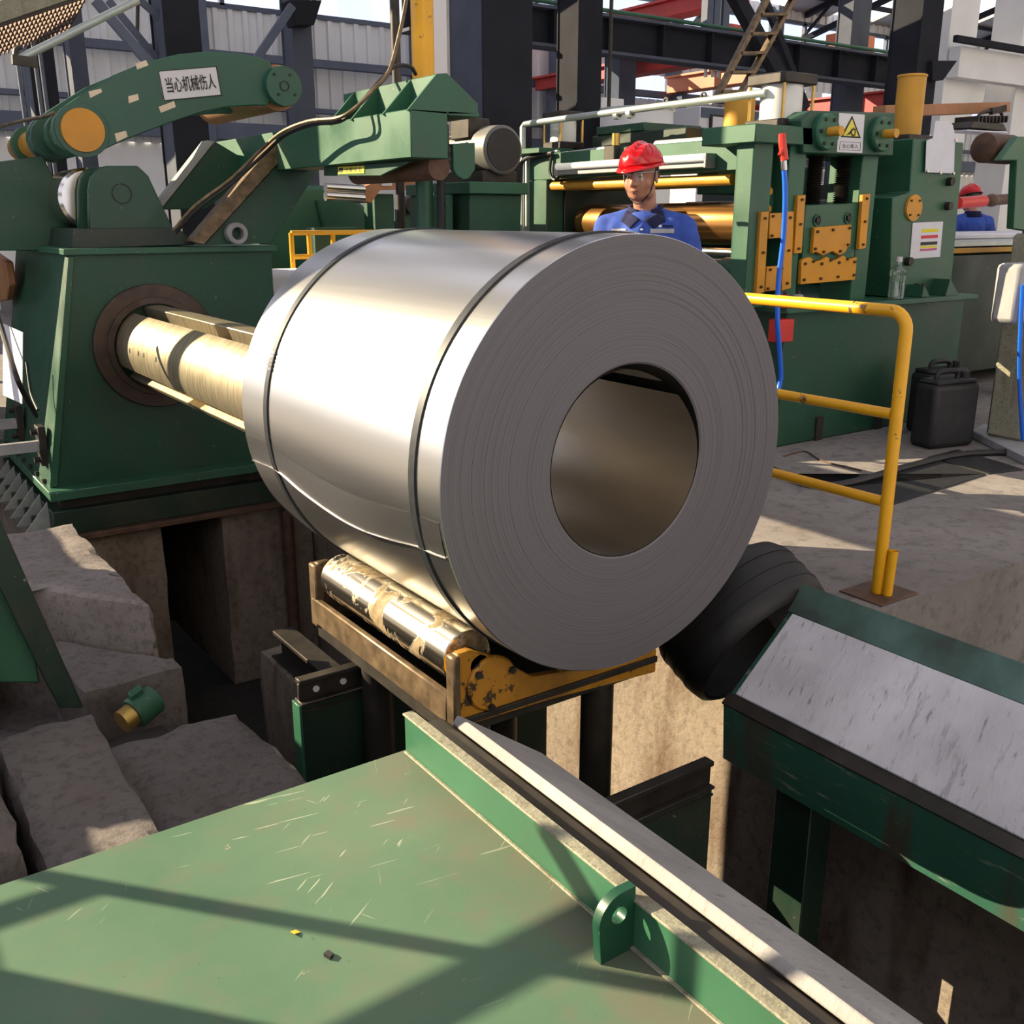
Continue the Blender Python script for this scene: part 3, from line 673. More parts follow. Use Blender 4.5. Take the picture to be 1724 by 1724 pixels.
MB().ring((pc.x,7.585,pc.z),(pc.x,7.6,pc.z), .142, .175, 44).build('pivot_boss', M['arm'], ha, .003)
rc_ = at(478,145,Y=7.55)
hr = MB().cyl((rc_.x,7.665,rc_.z),(rc_.x,9.1,rc_.z), .162, n=48).build('pressure_roller', M['wood'], un, 0, 30)
MB().lathe((rc_.x,7.54,rc_.z),(rc_.x,7.6,rc_.z), [(0,.02),(0,.138),(.3,.142),(1,.142)], 44).build('roller_cap', M['arm'], ha, 0, 30)
MB().ring((rc_.x,7.534,rc_.z),(rc_.x,7.54,rc_.z), .03, .037, 24).build('cap_ring', M['ink'], ha)
for dx, dz in ((-.075,.075),(.05,.08),(-.05,-.06),(.08,-.055)): MB().cyl((rc_.x+dx,7.53,rc_.z+dz),(rc_.x+dx,7.54,rc_.z+dz),.010,n=6).build('bolt', M['dark'], ha)
# sign on the arm
def signframe(tl_, tr_, bl_, **k):
    a, b, c = at(*tl_, **k), at(*tr_, **k), at(*bl_, **k); return c, b-a, a-c
o, u, v = signframe((266,119),(365,111),(276,170), Y=7.59)
sg = MB().frame(o+Vector((0,.004,0)), u, v, (0,.006,0)).build('warning_sign', M['signwhite'], ha)
bw = MB()
for (a0,a1,b0,b1) in ((0,1,0,.03),(0,1,.97,1),(0,.016,0,1),(.984,1,0,1)):
    oo, uu, v2 = sub(o,u,v,a0,a1,b0,b1); bw.frame(oo+Vector((0,.002,0)), uu, v2, (0,.002,0))
bw.build('sign_border', M['ink'], ha)
oo, uu, v2 = sub(o,u,v,.085,.93,.24,.76); text_mesh('当心机械伤人', oo, uu, v2, (0,-1,0), 'sign_lettering', M['ink'], ha, .012, .0005)
for q in ([(228,107),(246,101),(250,110),(231,117)],[(149,154),(170,149),(172,155),(152,165)],[(216,162),(232,158),(234,168),(217,174)],[(267,180),(293,170),(296,180),(271,190)],[(193,225),(212,220),(215,230),(197,239)],[(120,270),(128,262),(131,270),(124,276)][:0]):
    if q: MB().prism(pxY(q,7.597),(0,.002,0)).build('tape_patch', M['cream'], ha)
# drive block with its wheel
dp = [(150,387),(149,320),(153,298),(165,283),(180,279),(232,279),(250,296),(262,322),(292,385)]
MB().prism(pxY(dp,7.5),(0,.05,0)).build('drive_plate', M['green'], un, .008, 30)
MB().prism([p+Vector((-.02,.22,.0)) for p in pxY(dp,7.5)],(0,.05,0)).build('drive_plate', M['green'], un, .008, 30)
dc = at(205,326,Y=7.5)
MB().ring((dc.x,7.494,dc.z),(dc.x,7.5,dc.z),.062,.068,28).build('pin_ring', M['ink'], un)
MB().lathe((dc.x-.14,7.80,dc.z-.03),(dc.x-.14,8.35,dc.z-.03),[(0,.1),(0,.19),(.06,.21),(.94,.21),(1,.19),(1,.1)],40).build('drive_wheel', M['chrome'], un, 0, 30)
MB().prism(pxY([(125,385),(300,383),(330,412),(120,420)],7.45),(0,.9,0)).build('drive_base', M['pit_green'], un, .006)
# slanting bracket plates carrying the boom
MB().prism(pxY([(322,407),(344,412),(480,262),(480,238),(466,236)],7.28),(0,.15,0)).build('bracket_lit_edge', M['brownsteel'], un, .004)  # tan rib colour paints the lit edge of the bracket plate
MB().prism(pxY([(344,412),(456,410),(538,283),(480,262)],7.33),(0,.06,0)).build('bracket_plate', M['green'], un, .004)
MB().prism(pxY([(480,283),(480,236),(500,236),(540,283)],7.33),(0,.06,0)).build('bracket_head', M['green'], un, .004)
MB().prism(pxY([(262,347),(271,353),(362,238),(348,236)],8.05),(0,.12,0)).build('bracket_lit_edge', M['grey'], un, .004)  # pale grey rib colour paints the rear plate's lit edge
MB().prism(pxY([(271,353),(345,352),(440,285),(362,238)],8.1),(0,.06,0)).build('bracket_plate', M['green'], un, .004)
q = at(395,393,Y=7.31); MB().ring((q.x,7.24,q.z),(q.x,7.33,q.z),.045,.076,28).build('pipe_ring', M['grey'], un, .004)
# boom that reaches out over the coil
BX0, BX1, BZ0, BZ1, BY0 = 3.0, 3.25, 1.775, 2.04, 5.31
bo = MB().box(BX0,BX1,BY0,8.6,BZ0,BZ1).build('boom', M['green2'], un, .006)
g0 = pxY([(686,186),(736,124),(753,123),(805,175),(805,192),(750,192)], BY0)
for k, dy in enumerate((0,.30,.72,1.05)):
    MB().prism([p+Vector((.0,dy,0)) for p in g0],(0,.022,0)).build('gusset', M['green2'], bo, .003)
MB().prism([g0[1]+Vector((0,.02,0)), g0[2]+Vector((0,.02,0)), g0[2]+Vector((0,.02,-.30)), g0[1]+Vector((0,.02,-.30))],(0,1.2,0)).build('spine_plate', M['green2'], bo, .004)
MB().box(BX1,3.47,BY0,6.6,2.015,2.04).build('shelf_plate', M['green2'], bo, .004)
MB().box(3.30,3.44,5.6,5.9,1.80,2.0).build('clamp', M['dark'], bo, .01)
MB().cyl((3.25,5.42,1.735),(3.25,6.5,1.735),.075,n=32).build('guide_roller', M['rust'], bo, 0, 30)
MB().prism(pxY([(762,242),(800,240),(800,285),(790,300),(782,303),(770,296),(764,285)],5.4),(0,.03,0)).build('roller_guard', M['green2'], bo, .004)
MB().prism(pxX([(545,281),(690,272),(652,290),(640,296),(545,296)],3.06),(.03,0,0)).build('under_plate', M['green'], bo, .003)
o, u, v = signframe((569,281),(613,279),(569,293), X=3.055)
MB().frame(o, u, v, (.004,0,0)).build('caution_sticker', M['signyel'], bo)
oo, uu, v2 = sub(o,u,v,.26,.93,.2,.85); text_mesh('注意安全', oo, uu, v2, (-1,0,0), 'sticker_lettering', M['ink'], bo, .01, .001)
oo, uu, v2 = sub(o,u,v,.05,.2,.2,.85); MB().frame(oo+Vector((-.001,0,0)), uu, v2, (.001,0,0)).build('sticker_mark', M['ink'], bo)
# hoses clipped over the boom
def hose(name, label, pts, r, mat, n=8, sm=6, grp=None):
    return tag(MB().tube(pts, r, n, sm).build(name, M[mat]), label, 'hose', grp)
hp = [(292,388,7.2),(330,345,7.1),(390,300,7.05),(440,252,6.9),(475,222,6.6),(520,204,6.25),(570,198,5.9),(600,180,5.8),(630,150,5.75),(655,120,5.75),(672,60,5.8),(684,0,5.8),(690,-60,5.8)]
hose('hydraulic_hose', 'brown hydraulic hose climbing over the green boom to the yellow cylinder', [at(x,y,Y=Y) for x,y,Y in hp], .012, 'brownsteel')
hp = [(296,392,7.22),(335,350,7.12),(395,305,7.07),(446,258,6.92),(480,228,6.62),(525,210,6.27),(575,203,5.92),(610,170,5.85),(640,135,5.85),(665,112,5.9),(690,112,5.95),(700,125,6.0)]
hose('hydraulic_hose', 'black hydraulic hose looping down beside the yellow cylinder', [at(x,y,Y=Y) for x,y,Y in hp], .012, 'blackrub')
hose('hydraulic_hose', 'brown hose pair lying along the pivot shaft of the uncoiler', [at(-60,238,Y=9.2), at(0,214,Y=8.7), at(40,203,Y=8.3), at(75,196,Y=7.9), at(92,189,Y=7.8)], .013, 'brownsteel')
hose('electric_cable', 'black cable drooping down the side of the uncoiler', [at(-40,430,X=.95), at(0,545,X=.95), at(30,640,X=.95), at(58,695,X=1.1), at(60,700,X=1.15)], .016, 'blackrub')
hose('electric_cable', 'thin black cable hanging near the uncoiler side bracket', [at(45,610,X=1.22), at(52,660,X=1.2), at(64,690,X=1.2)], .010, 'blackrub')
tag(MB().prism([at(5,545,X=1.0), at(38,560,X=1.0), at(37,680,X=1.0), at(5,665,X=1.0)],(.004,0,0)).build('hanging_sheet', M['paper']), 'white paper sheet hanging beside the uncoiler', 'paper')
tag(MB().prism([at(-20,420,X=1.34), at(8,440,X=1.34), at(14,480,X=1.34), at(10,505,X=1.34), at(-20,510,X=1.34)],(.06,0,0)).build('rust_bracket', M['wood'], None, .01), 'rusty orange bracket beside the uncoiler', 'bracket')
tag(MB().box(-.3,1.05,9.5,11.0,-.3,2.7).build('unseen_shadow_block', M['green'], None, .02), 'unseen green block added to cast shadow on the uncoiler side', 'cabinet')  # out of view, added only to shadow the side of the uncoiler
# yellow lift cylinder above the boom
yc = thing('lift_cylinder', 'tall yellow hydraulic cylinder rising behind the boom gussets', 'cylinder', (3.42,6.1,1.9))
pa, pb = at(713,128,Y=6.1), at(713,-160,Y=6.1)
MB().cyl((pa.x,6.1,pa.z-.12),(pa.x,6.1,4.6),.073,n=28).build('barrel', M['yellow'], yc, 0, 30)
MB().cyl((pa.x,6.1,4.6),(pa.x,6.1,7.5),.035,n=18).build('rod', M['chrome'], yc, 0, 30)
MB().ring((pa.x,6.1,pa.z-.14),(pa.x,6.1,pa.z-.06),.07,.095,28).build('gland', M['yellowdull'], yc, .003)
p = at(668,130,Y=7.4); tag(MB().cyl((p.x,7.4,.0),(p.x,7.4,8.4),.036,n=16).build('riser_pipe', M['dark'], None, 0, 30), 'dark riser pipe next to the yellow hydraulic cylinder', 'pipe')
p = at(740,100,Y=7.0); tag(MB().box(p.x-.07,p.x+.07,7.0,7.1,0,8.4).build('cable_tray', M['signwhite'], None, .004), 'white perforated upright behind the yellow cylinder', 'upright')
p = at(752,100,Y=7.35); tag(MB().cyl((p.x,7.35,.0),(p.x,7.35,8.4),.028,n=12).build('conduit', M['grey']), 'thin grey conduit behind the yellow cylinder', 'pipe')
# electric motor behind the boom
mo = thing('electric_motor', 'grey electric motor with a round black fan cover above a green cabinet', 'motor', (4.0,6.5,1.2))
c = at(848,252,Y=6.15); A = Vector((c.x,6.15,c.z)); B = Vector((c.x,6.75,c.z))
MB().lathe(A,B,[(0,.02),(0,.148),(.02,.165),(.30,.17),(.30,.155),(.92,.155),(1,.12),(1,.02)],40).build('housing', M['motorgrey'], mo, 0, 30)
MB().lathe(A+Vector((0,-.006,0)),A+Vector((0,.01,0)),[(0,.01),(0,.142),(1,.145)],36).build('fan_cover', M['blackrub'], mo, 0, 30)
fn = MB()
for k in range(20):
    a = 2*PI*k/20; d = Vector((math.cos(a),0,math.sin(a))); fn.bar(A+Vector((0,.22,0))+d*.165, A+Vector((0,.56,0))+d*.165, .006, .03, d)
fn.build('cooling_fins', M['motorgrey'], mo)
MB().box(c.x-.16,c.x+.02,6.35,6.6,c.z+.08,c.z+.22).build('terminal_box', M['dark'], mo, .01)
MB().box(c.x-.15,c.x+.15,6.2,6.75,c.z-.22,c.z-.14).build('foot', M['dark'], mo, .004)
gc = thing('green_cabinet', 'dark green machine cabinet under the grey motor', 'cabinet', (4.1,6.7,0))
gx0, gx1 = at(790,330,Y=6.15).x, at(877,330,Y=6.15).x
MB().box(gx0,gx1,6.15,7.0,0,c.z-.30).build('body', M['green'], gc, .008)
MB().box(gx0-.03,gx1+.03,6.10,7.0,c.z-.30,c.z-.22).build('top', M['green2'], gc, .006)
p = at(735,340,Y=6.3); tag(MB().box(at(750,340,Y=6.3).x,gx0-.04,6.3,6.7,0,p.z+.05).build('pale_cabinet', M['green2'], None, .006), 'pale green cabinet beside the corrugated hose', 'cabinet')
p = at(715,350,Y=6.2); tag(MB().cyl((p.x,6.2,0),(p.x,6.2,p.z+.26),.06,n=20).build('green_post', M['green2'], None, 0, 30), 'round green post behind the coil', 'post')
m = MB(); p = at(742,300,Y=6.1); prof = []
for k in range(60): prof += [(k/60, .026), ((k+.5)/60, .032)]
m.lathe((p.x,6.1,.0),(p.x,6.1,p.z+.06),prof,14); tag(m.build('corrugated_hose', M['blackrub'], None, 0, 60), 'black corrugated hose hanging in front of the pale green cabinet', 'hose')
# green gear housing and rails behind the coil on the left
gh = thing('gear_housing', 'rounded green gear housing behind the slanting bracket', 'gear housing', (4.3,10.2,0))
c = at(545,430,Y=10.0)
MB().lathe((c.x,10.0,c.z),(c.x,10.5,c.z),[(0,.02),(0,.66),(.05,.70),(.95,.70),(1,.66)],48).build('drum', M['green2'], gh, 0, 30)
MB().box(c.x-.7,c.x+.7,10.02,10.48,0,c.z-.1).build('casing', M['green'], gh, .01)
MB().bar((c.x-.05,9.985,c.z+.55),(c.x+.1,9.985,c.z-.2),.03,.03).build('rib', M['green'], gh)
yr = thing('yellow_guardrail', 'low yellow guardrail in front of the green gear housing', 'railing', (3.5,8.6,0))
q = [at(490,392,Y=8.6), at(575,392,Y=8.6)]
for x in (q[0].x, at(520,392,Y=8.6).x, at(560,392,Y=8.6).x, q[1].x+.4): MB().cyl((x,8.6,0),(x,8.6,q[0].z),.022,n=10).build('post', M['yellow'], yr)
for z in (q[0].z, at(520,432,Y=8.6).z, .5): MB().cyl((q[0].x,8.6,z),(q[1].x+.4,8.6,z),.022,n=10).build('rail', M['yellow'], yr)
tag(MB().box(3.05,4.6,8.2,8.5,.78,1.02).build('wrapped_bundle', M['paper'], None, .06, seg=3), 'white wrapped bundle beyond the uncoiler body', 'bundle')
# ================================================================ STRAIGHTENER
st = thing('straightener', 'green sheet straightening machine with a bronze roll and ochre cover plates', 'machine', (6.0, 5.6, 0))
def bolts(parent, pts, Y, r=.012, mat='bolt'):
    for x, y in pts:
        p = at(x, y, Y=Y); MB().cyl((p.x,Y-.012,p.z),(p.x,Y,p.z), r, n=6).build('bolt', M[mat], parent)
MB().box(5.07,7.05,4.25,7.2,0,.90).build('base', M['green'], st, .01)
MB().box(5.0,7.1,4.18,7.2,.87,.905).build('base_rim', M['green2'], st, .005)
MB().box(5.45,5.52,4.235,4.25,.0,.16).build('notch_shade', M['shade'], st); MB().box(6.1,6.17,4.235,4.25,0,.14).build('notch_shade', M['shade'], st)  # dark blocks painted as the shade inside two openings
MB().box(4.79,4.965,4.35,4.49,.90,1.88).build('post', M['green2'], st, .006)
MB().box(5.115,5.27,4.35,4.62,.90,1.88).build('post', M['green2'], st, .006)
MB().box(5.84,6.01,4.36,4.62,.90,1.88).build('post', M['green2'], st, .006)
MB().box(4.74,5.26,4.30,4.74,1.87,1.975).build('cap_beam', M['green2'], st, .006)
MB().box(4.985,5.10,4.46,4.50,.9,1.85).build('inner_plate', M['pit_green'], st)
MB().prism(pxY([(1286,318),(1303,318),(1303,367),(1284,367)],4.455),(0,.012,0)).build('link_plate', M['green2'], st, .004)
for q in ((1295,322),(1293,352)):
    p = at(*q, Y=4.44); MB().cyl((p.x,4.43,p.z),(p.x,4.455,p.z),.022,n=16).build('link_pin', M['orange'], st)
for pts in ([(1282,357),(1295,356),(1287,492),(1273,496)],[(1324,356),(1337,356),(1332,485),(1316,490)],[(1344,329),(1357,328),(1350,426),(1337,427)],[(1453,328),(1466,326),(1458,418),(1446,420)]):
    o_ = MB().prism(pxY(pts,4.325),(0,.028,0)).build('guide_strip', M['orange'], st, .003)
    cx0 = [(pts[0][0]+pts[1][0])/2, (pts[0][1]+pts[1][1])/2]; cx1 = [(pts[3][0]+pts[2][0])/2, (pts[3][1]+pts[2][1])/2]
    bolts(o_, [(cx0[0]+(cx1[0]-cx0[0])*t, cx0[1]+(cx1[1]-cx0[1])*t) for t in (.08,.5,.92)], 4.325, .009)
for pts in ([(1297,359),(1322,358),(1320,400),(1295,402)],[(1292,449),(1319,447),(1316,488),(1288,491)]):
    o_ = MB().prism(pxY(pts,4.335),(0,.03,0)).build('cover_plate', M['orange'], st, .003)
    bolts(o_, [(pts[0][0]+4,pts[0][1]+5),(pts[1][0]-4,pts[1][1]+5),(pts[2][0]-4,pts[2][1]-5),(pts[3][0]+4,pts[3][1]-5)], 4.335, .009)
gb = MB().prism(pxY([(1366,186),(1508,190),(1504,263),(1352,258),(1350,200)],4.30),(0,.40,0)).build('gear_box', M['green'], st, .008)
for (x, y) in ((1393,222),(1486,226)):
    p = at(x, y, Y=4.27); MB().lathe((p.x,4.255,p.z),(p.x,4.30,p.z),[(0,.02),(0,.100),(.3,.108),(1,.108)],32).build('bearing_cap', M['green2'], gb, 0, 30)
    MB().cyl((p.x,4.165,p.z),(p.x,4.26,p.z),.028,n=18).build('shaft_end', M['yellowdull'], gb, 0, 30)
    for k in range(6):
        a = PI*k/3; MB().cyl((p.x+.08*math.cos(a),4.245,p.z+.08*math.sin(a)),(p.x+.08*math.cos(a),4.256,p.z+.08*math.sin(a)),.012,n=6).build('bolt', M['dark'], gb)
for x0, x1 in ((1366,1383),(1413,1433)):
    a, b = at((x0+x1)/2,258,Y=4.5), at((x0+x1)/2-2,348,Y=4.5); prof = []; n = 26
    for k in range(n): prof += [(k/n,.040),((k+.5)/n,.058)]
    MB().lathe((a.x,4.5,b.z),(a.x,4.5,a.z),prof,20,True).build('screw_spindle', M['dark'], st, 0, 60)
sl = MB().prism(pxY([(1357,345),(1447,342),(1440,434),(1350,441)],4.36),(0,.2,0)).build('slide_block', M['green2'], st, .006)
for q in ((1375,371),(1427,367)):
    p = at(*q, Y=4.36); MB().ring((p.x,4.352,p.z),(p.x,4.36,p.z),.030,.038,20).build('pin_ring', M['green'], sl); MB().cyl((p.x,4.345,p.z),(p.x,4.36,p.z),.018,n=12).build('pin', M['dark'], sl)
tp = [(1372,383),(1434,378),(1432,414),(1428,416),(1424,424),(1414,430),(1402,423),(1386,430),(1374,424),(1368,427)]
o_ = MB().prism(pxY(tp,4.33),(0,.028,0)).build('cover_plate', M['orange'], st, .003); bolts(o_, [(1376,390),(1402,387),(1430,384),(1372,419),(1386,424),(1414,423),(1427,412)], 4.33, .010)
lp = [(1350,439),(1356,435),(1364,433),(1374,440),(1382,439),(1392,432),(1402,439),(1410,437),(1420,430),(1429,437),(1443,433),(1440,471),(1348,479)]
o_ = MB().prism(pxY(lp,4.33),(0,.028,0)).build('cover_plate', M['orange'], st, .003); bolts(o_, [(1355,444),(1369,440),(1383,444),(1398,438),(1412,442),(1426,436),(1438,441),(1353,471),(1381,469),(1410,466),(1437,463)], 4.33, .010)
rs = MB().prism(pxY([(1538,233),(1623,240),(1600,500),(1497,500),(1503,332),(1532,324)],4.35),(0,.30,0)).build('side_stand', M['green2'], st, .006)
p = at(1539,350,Y=4.34); cv = MB().lathe((p.x,4.335,p.z),(p.x,4.35,p.z),[(0,.01),(0,.088),(1,.09)],32).build('inspection_cover', M['orange'], st, 0, 30)
for k in range(4): 
    a = PI/4+PI/2*k; MB().cyl((p.x+.068*math.cos(a),4.325,p.z+.068*math.sin(a)),(p.x+.068*math.cos(a),4.336,p.z+.068*math.sin(a)),.008,n=6).build('bolt', M['bolt'], cv)
for q in ((1596,306),(1593,347),(1526,440),(1540,484),(1548,484)):
    p = at(*q, Y=4.35); MB().cyl((p.x,4.31,p.z),(p.x,4.35,p.z),.03,n=10).build('stud', M['dark'], rs)
for pts in ([(1556,480),(1566,500),(1552,500)],[(1600,470),(1616,498),(1592,498)]): MB().prism(pxY(pts,4.22),(0,.13,0)).build('stand_rib', M['green2'], rs)
MB().box(6.02,6.42,4.75,4.9,1.83,1.97).build('tie_beam', M['green2'], st, .005)
MB().box(5.28,6.3,5.1,5.3,1.60,1.80).build('tie_beam', M['green2'], st, .005)
MB().prism(pxY([(1440,280),(1462,300),(1456,345),(1430,345),(1432,282)],4.75),(0,.1,0)).build('lever_plate', M['green2'], st, .004)
# gear between slide and stand
p = at(1503,348,Y=4.75); m = MB(); n = 30; prof = []
for k in range(n):
    a = 2*PI*k/n; prof += [(.255*math.cos(a),.255*math.sin(a)),(.255*math.cos(a+.09),.255*math.sin(a+.09)),(.222*math.cos(a+.11),.222*math.sin(a+.11)),(.222*math.cos(a+.19),.222*math.sin(a+.19))]
m.prism([(p.x+a, 4.7, p.z+b) for a, b in prof],(0,.12,0)).build('gear_wheel', M['dark'], st, 0, 30)
MB().cyl((p.x,4.62,p.z),(p.x,6.9,p.z),.06).build('gear_shaft', M['dark'], st)
# front frame with lamp, roll, far leg
MB().box(4.95,5.12,4.49,6.85,1.73,1.925).build('front_beam', M['green2'], st, .006)
MB().box(4.95,5.12,6.62,6.85,.0,1.73).build('far_leg', M['green2'], st, .006)
MB().box(4.86,5.2,6.60,7.0,1.925,1.965).build('far_cap', M['green2'], st, .004)
MB().box(5.12,5.9,6.6,6.9,.9,1.9).build('far_stand', M['pit_green'], st, .004)
y_a, y_b = at(1195,285,X=4.92).y, at(945,292,X=4.92).y
lampf = MB().box(4.89,4.95,y_a,y_b,1.755,1.80).build('lamp_housing', M['grey'], st, .004)
MB().box(4.86,4.95,y_a-.02,y_a,1.75,1.84).build('lamp_end', M['grey'], lampf, .003)
MB().box(4.86,4.95,y_b,y_b+.02,1.75,1.84).build('lamp_end', M['grey'], lampf, .003)
MB().cyl((4.88,y_a,1.815),(4.88,y_b,1.815),.024,n=18).build('lamp_tube', M['tubelamp'], lampf, 0, 30)
MB().lathe((5.28,4.64,1.405),(5.28,6.6,1.405),[(0,.06),(.05,.06),(.052,.134),(.06,.14),(.93,.14),(.96,.125),(.97,.06),(1,.06)],44).build('bronze_roll', M['bronze'], st, 0, 30)
for x, z, r, mt in ((5.02,1.225,.028,'chrome'),(5.15,1.16,.022,'chrome'),(5.5,1.68,.03,'yellowdull'),(5.6,1.18,.05,'chrome'),(5.8,1.3,.05,'chrome')):
    MB().cyl((x,4.64,z),(x,6.62,z),r,n=20).build('guide_bar', M[mt], st, 0, 30)
MB().cyl((5.0,4.7,1.68),(5.0,6.6,1.68),.035,n=20).build('rail_tube', M['yellowdull'], st, 0, 30)
p = at(1236,455,Y=4.58); gw = MB().lathe((4.88,4.50,p.z),(4.88,4.60,p.z),[(0,.02),(0,.07),(.2,.082),(1,.082)],32).build('end_pulley', M['green'], st, 0, 30)
MB().cyl((4.88,4.485,p.z),(4.88,4.505,p.z),.04,n=20).build('pulley_hub', M['yellowdull'], gw)
MB().box(6.95,7.05,4.7,6.9,.9,1.7).box(5.6,6.9,6.7,6.8,.9,1.55).build('back_panel', M['pit_green'], st)
# air cylinders on the caps
for (x, y, z, s, nm) in ((at(1313,200,Y=4.56).x,4.56,1.975,.90,'white'),(at(948,230,Y=6.74).x,6.74,1.965,.72,'white')):
    hh = .225*s
    c_ = MB().cyl((x,y,z+.055),(x,y,z+.055+hh),.145*s,n=32).build('air_cylinder', M[nm], st, 0, 30)
    MB().box(x-.17*s,x+.17*s,y-.17*s,y+.17*s,z,z+.055).build('cylinder_foot', M['dark'], c_, .006)
    MB().box(x-.17*s,x+.17*s,y-.17*s,y+.17*s,z+.055+hh,z+.12+hh).build('cylinder_head', M['dark'], c_, .008)
    for a in (-1,1):
        for b in (-1,1): MB().cyl((x+a*.15*s,y+b*.15*s,z+.05),(x+a*.15*s,y+b*.15*s,z+.06+hh),.010,n=8).build('tie_rod', M['brass'], c_)
# top equipment
MB().box(5.3,6.0,5.45,6.5,1.93,2.06).build('top_housing', M['pit_green'], st, .01)
MB().box(5.3,5.9,5.9,6.45,2.06,2.12).build('top_cover', M['green'], st, .006)
for q, r_ in (((1242,-1),.0),):
    pass
p = at(1242,235,Y=5.2); MB().cyl((p.x,5.2,1.9),(p.x,5.2,at(1242,160,Y=5.2).z),.105,n=28).build('yellow_barrel', M['yellowdull'], st, 0, 30)
p = at(1526,226,Y=4.8); zt = at(1527,130,Y=4.8).z
MB().cyl((p.x,4.8,p.z-.1),(p.x,4.8,zt),.100,n=32).build('yellow_barrel', M['yellowdull'], st, 0, 30)
MB().cyl((p.x,4.8,zt),(p.x,4.8,zt+.02),.106,n=32).build('barrel_lid', M['yellowdull'], st, .004)
MB().box(p.x-.25,p.x+.25,4.6,5.0,p.z-.14,p.z-.02).build('barrel_seat', M['dark'], st, .006)
for r0, pts in ((.024,[at(880,400,X=4.98),at(880,214,X=4.98),at(884,209,X=4.98),at(1000,193,X=5.0),at(1290,156,X=5.1)]),(.020,[at(935,262,X=5.0),at(1040,248,X=5.0)]),(.018,[at(888,400,X=4.99),at(888,262,X=4.99),at(940,256,X=5.0)])):
    MB().tube(pts,r0,10,0).build('air_pipe', M['galv'], st, 0, 40)
for r0, dz, mt in ((.026,.0,'galv'),(.022,-.055,'brass')):
    a, b = at(1105,243,X=5.2), at(1268,231,X=5.2); MB().tube([a+Vector((0,0,dz)),b+Vector((0,0,dz))],r0,12,0).build('slide_bar', M[mt], st, 0, 40)
for q in ((938,-1),): pass
for x_, y_ in ((1062,191),(1040,193)):
    a = at(x_,y_,X=5.03); MB().ring(a+Vector((0,-.02,0)),a+Vector((0,.02,0)),.02,.034,14).build('pipe_joint', M['galv'], st)
for x_, y_ in ((1121,178),(1184,170)):
    a = at(x_,y_,X=5.06); MB().ring(a+Vector((-.006,0,.03)),a+Vector((.006,0,.03)),.016,.026,14).build('lifting_eye', M['dark'], st)
MB().tube([at(928,262,X=4.93),at(926,290,X=4.93),at(934,303,X=4.93),at(946,292,X=4.93)],.012,8,6).build('lamp_cable', M['blackrub'], st)
MB().tube([at(872,420,X=4.9),at(876,300,X=4.9),at(884,268,X=4.9),at(930,258,X=4.92)],.016,8,6).build('lamp_cable', M['blackrub'], st)
p = at(1032,268,X=4.95); MB().box(4.9,5.0,p.y-.07,p.y+.05,p.z-.06,p.z+.09).build('valve_block', M['dark'], st, .006)
MB().cyl((4.93,p.y-.05,p.z+.09),(4.93,p.y-.05,p.z+.17),.028,n=12).build('valve_knob', M['brass'], st)
# signs and papers on it
o, u, v = signframe((1413,190),(1456,193),(1409,256), Y=4.296)
sg = MB().frame(o, u, v, (0,.004,0)).build('hazard_sign', M['signwhite'], st)
def tri(o,u,v,pts,lift,name,mat): return MB().prism([o+u*a+v*b+Vector((0,-lift,0)) for a,b in pts],(0,.001,0)).build(name, M[mat], sg)
tri(o,u,v,[(.10,.385),(.90,.385),(.5,.955)],.001,'triangle_edge','ink'); tri(o,u,v,[(.20,.425),(.80,.425),(.5,.865)],.002,'triangle','signyel')
m = MB(); c0 = o+u*.58+v*.53
m.ring(c0+Vector((0,-.0035,0)),c0+Vector((0,-.0025,0)),.014,.022,18)
for k in range(8):
    a = PI*k/4; m.cyl(c0+Vector((.024*math.cos(a),-.0035,.024*math.sin(a))),c0+Vector((.024*math.cos(a),-.0025,.024*math.sin(a))),.005,n=6)
for k in range(4): m.prism([o+u*(.30+.05*k)+v*(.45+.035*k)+Vector((0,-.003,0)), o+u*(.34+.05*k)+v*(.44+.035*k)+Vector((0,-.003,0)), o+u*(.52)+v*(.50+.025*k)+Vector((0,-.003,0)), o+u*(.50)+v*(.52+.025*k)+Vector((0,-.003,0))],(0,.0008,0))
m.build('pictogram', M['ink'], sg)
fr = MB()
for (a0,a1,b0,b1) in ((.09,.91,.055,.065),(.09,.91,.265,.275),(.09,.105,.055,.275),(.895,.91,.055,.275)):
    oo,uu,v2 = sub(o,u,v,a0,a1,b0,b1); fr.frame(oo+Vector((0,-.001,0)),uu,v2,(0,.001,0))
fr.build('text_frame', M['ink'], sg)
oo,uu,v2 = sub(o,u,v,.18,.82,.105,.225); text_mesh('当心卷入', oo, uu, v2, (0,-1,0), 'sign_lettering', M['ink'], sg, .01, .001)
o, u, v = signframe((1537,375),(1588,373),(1532,436), Y=4.345)
ch = MB().frame(o, u, v, (0,.003,0)).build('colour_chart', M['paper'], st)
for b, mt in ((.72,'yprint'),(.545,'pink'),(.36,'ink'),(.275,'yprint'),(.20,'magenta')):
    oo,uu,v2 = sub(o,u,v,.30,.86,b,b+(.09 if b > .3 else .06)); MB().frame(oo+Vector((0,-.001,0)),uu,v2,(0,.001,0)).build('colour_bar', M[mt], ch)
pp = MB().prism(pxY([(1575,203),(1598,204),(1604,210),(1608,228),(1606,292),(1558,290),(1561,236),(1571,233)],4.335),(0,.006,0)).build('document_pouch', M['paper'], st)
MB().prism(pxY([(1560,237),(1607,233),(1606,292),(1558,290)],4.328),(0,.002,0)).build('pouch_pocket', M['paper'], pp)
bolts(pp, [(1560,288),(1582,291),(1604,292),(1608,236)], 4.328, .010, 'chrome')
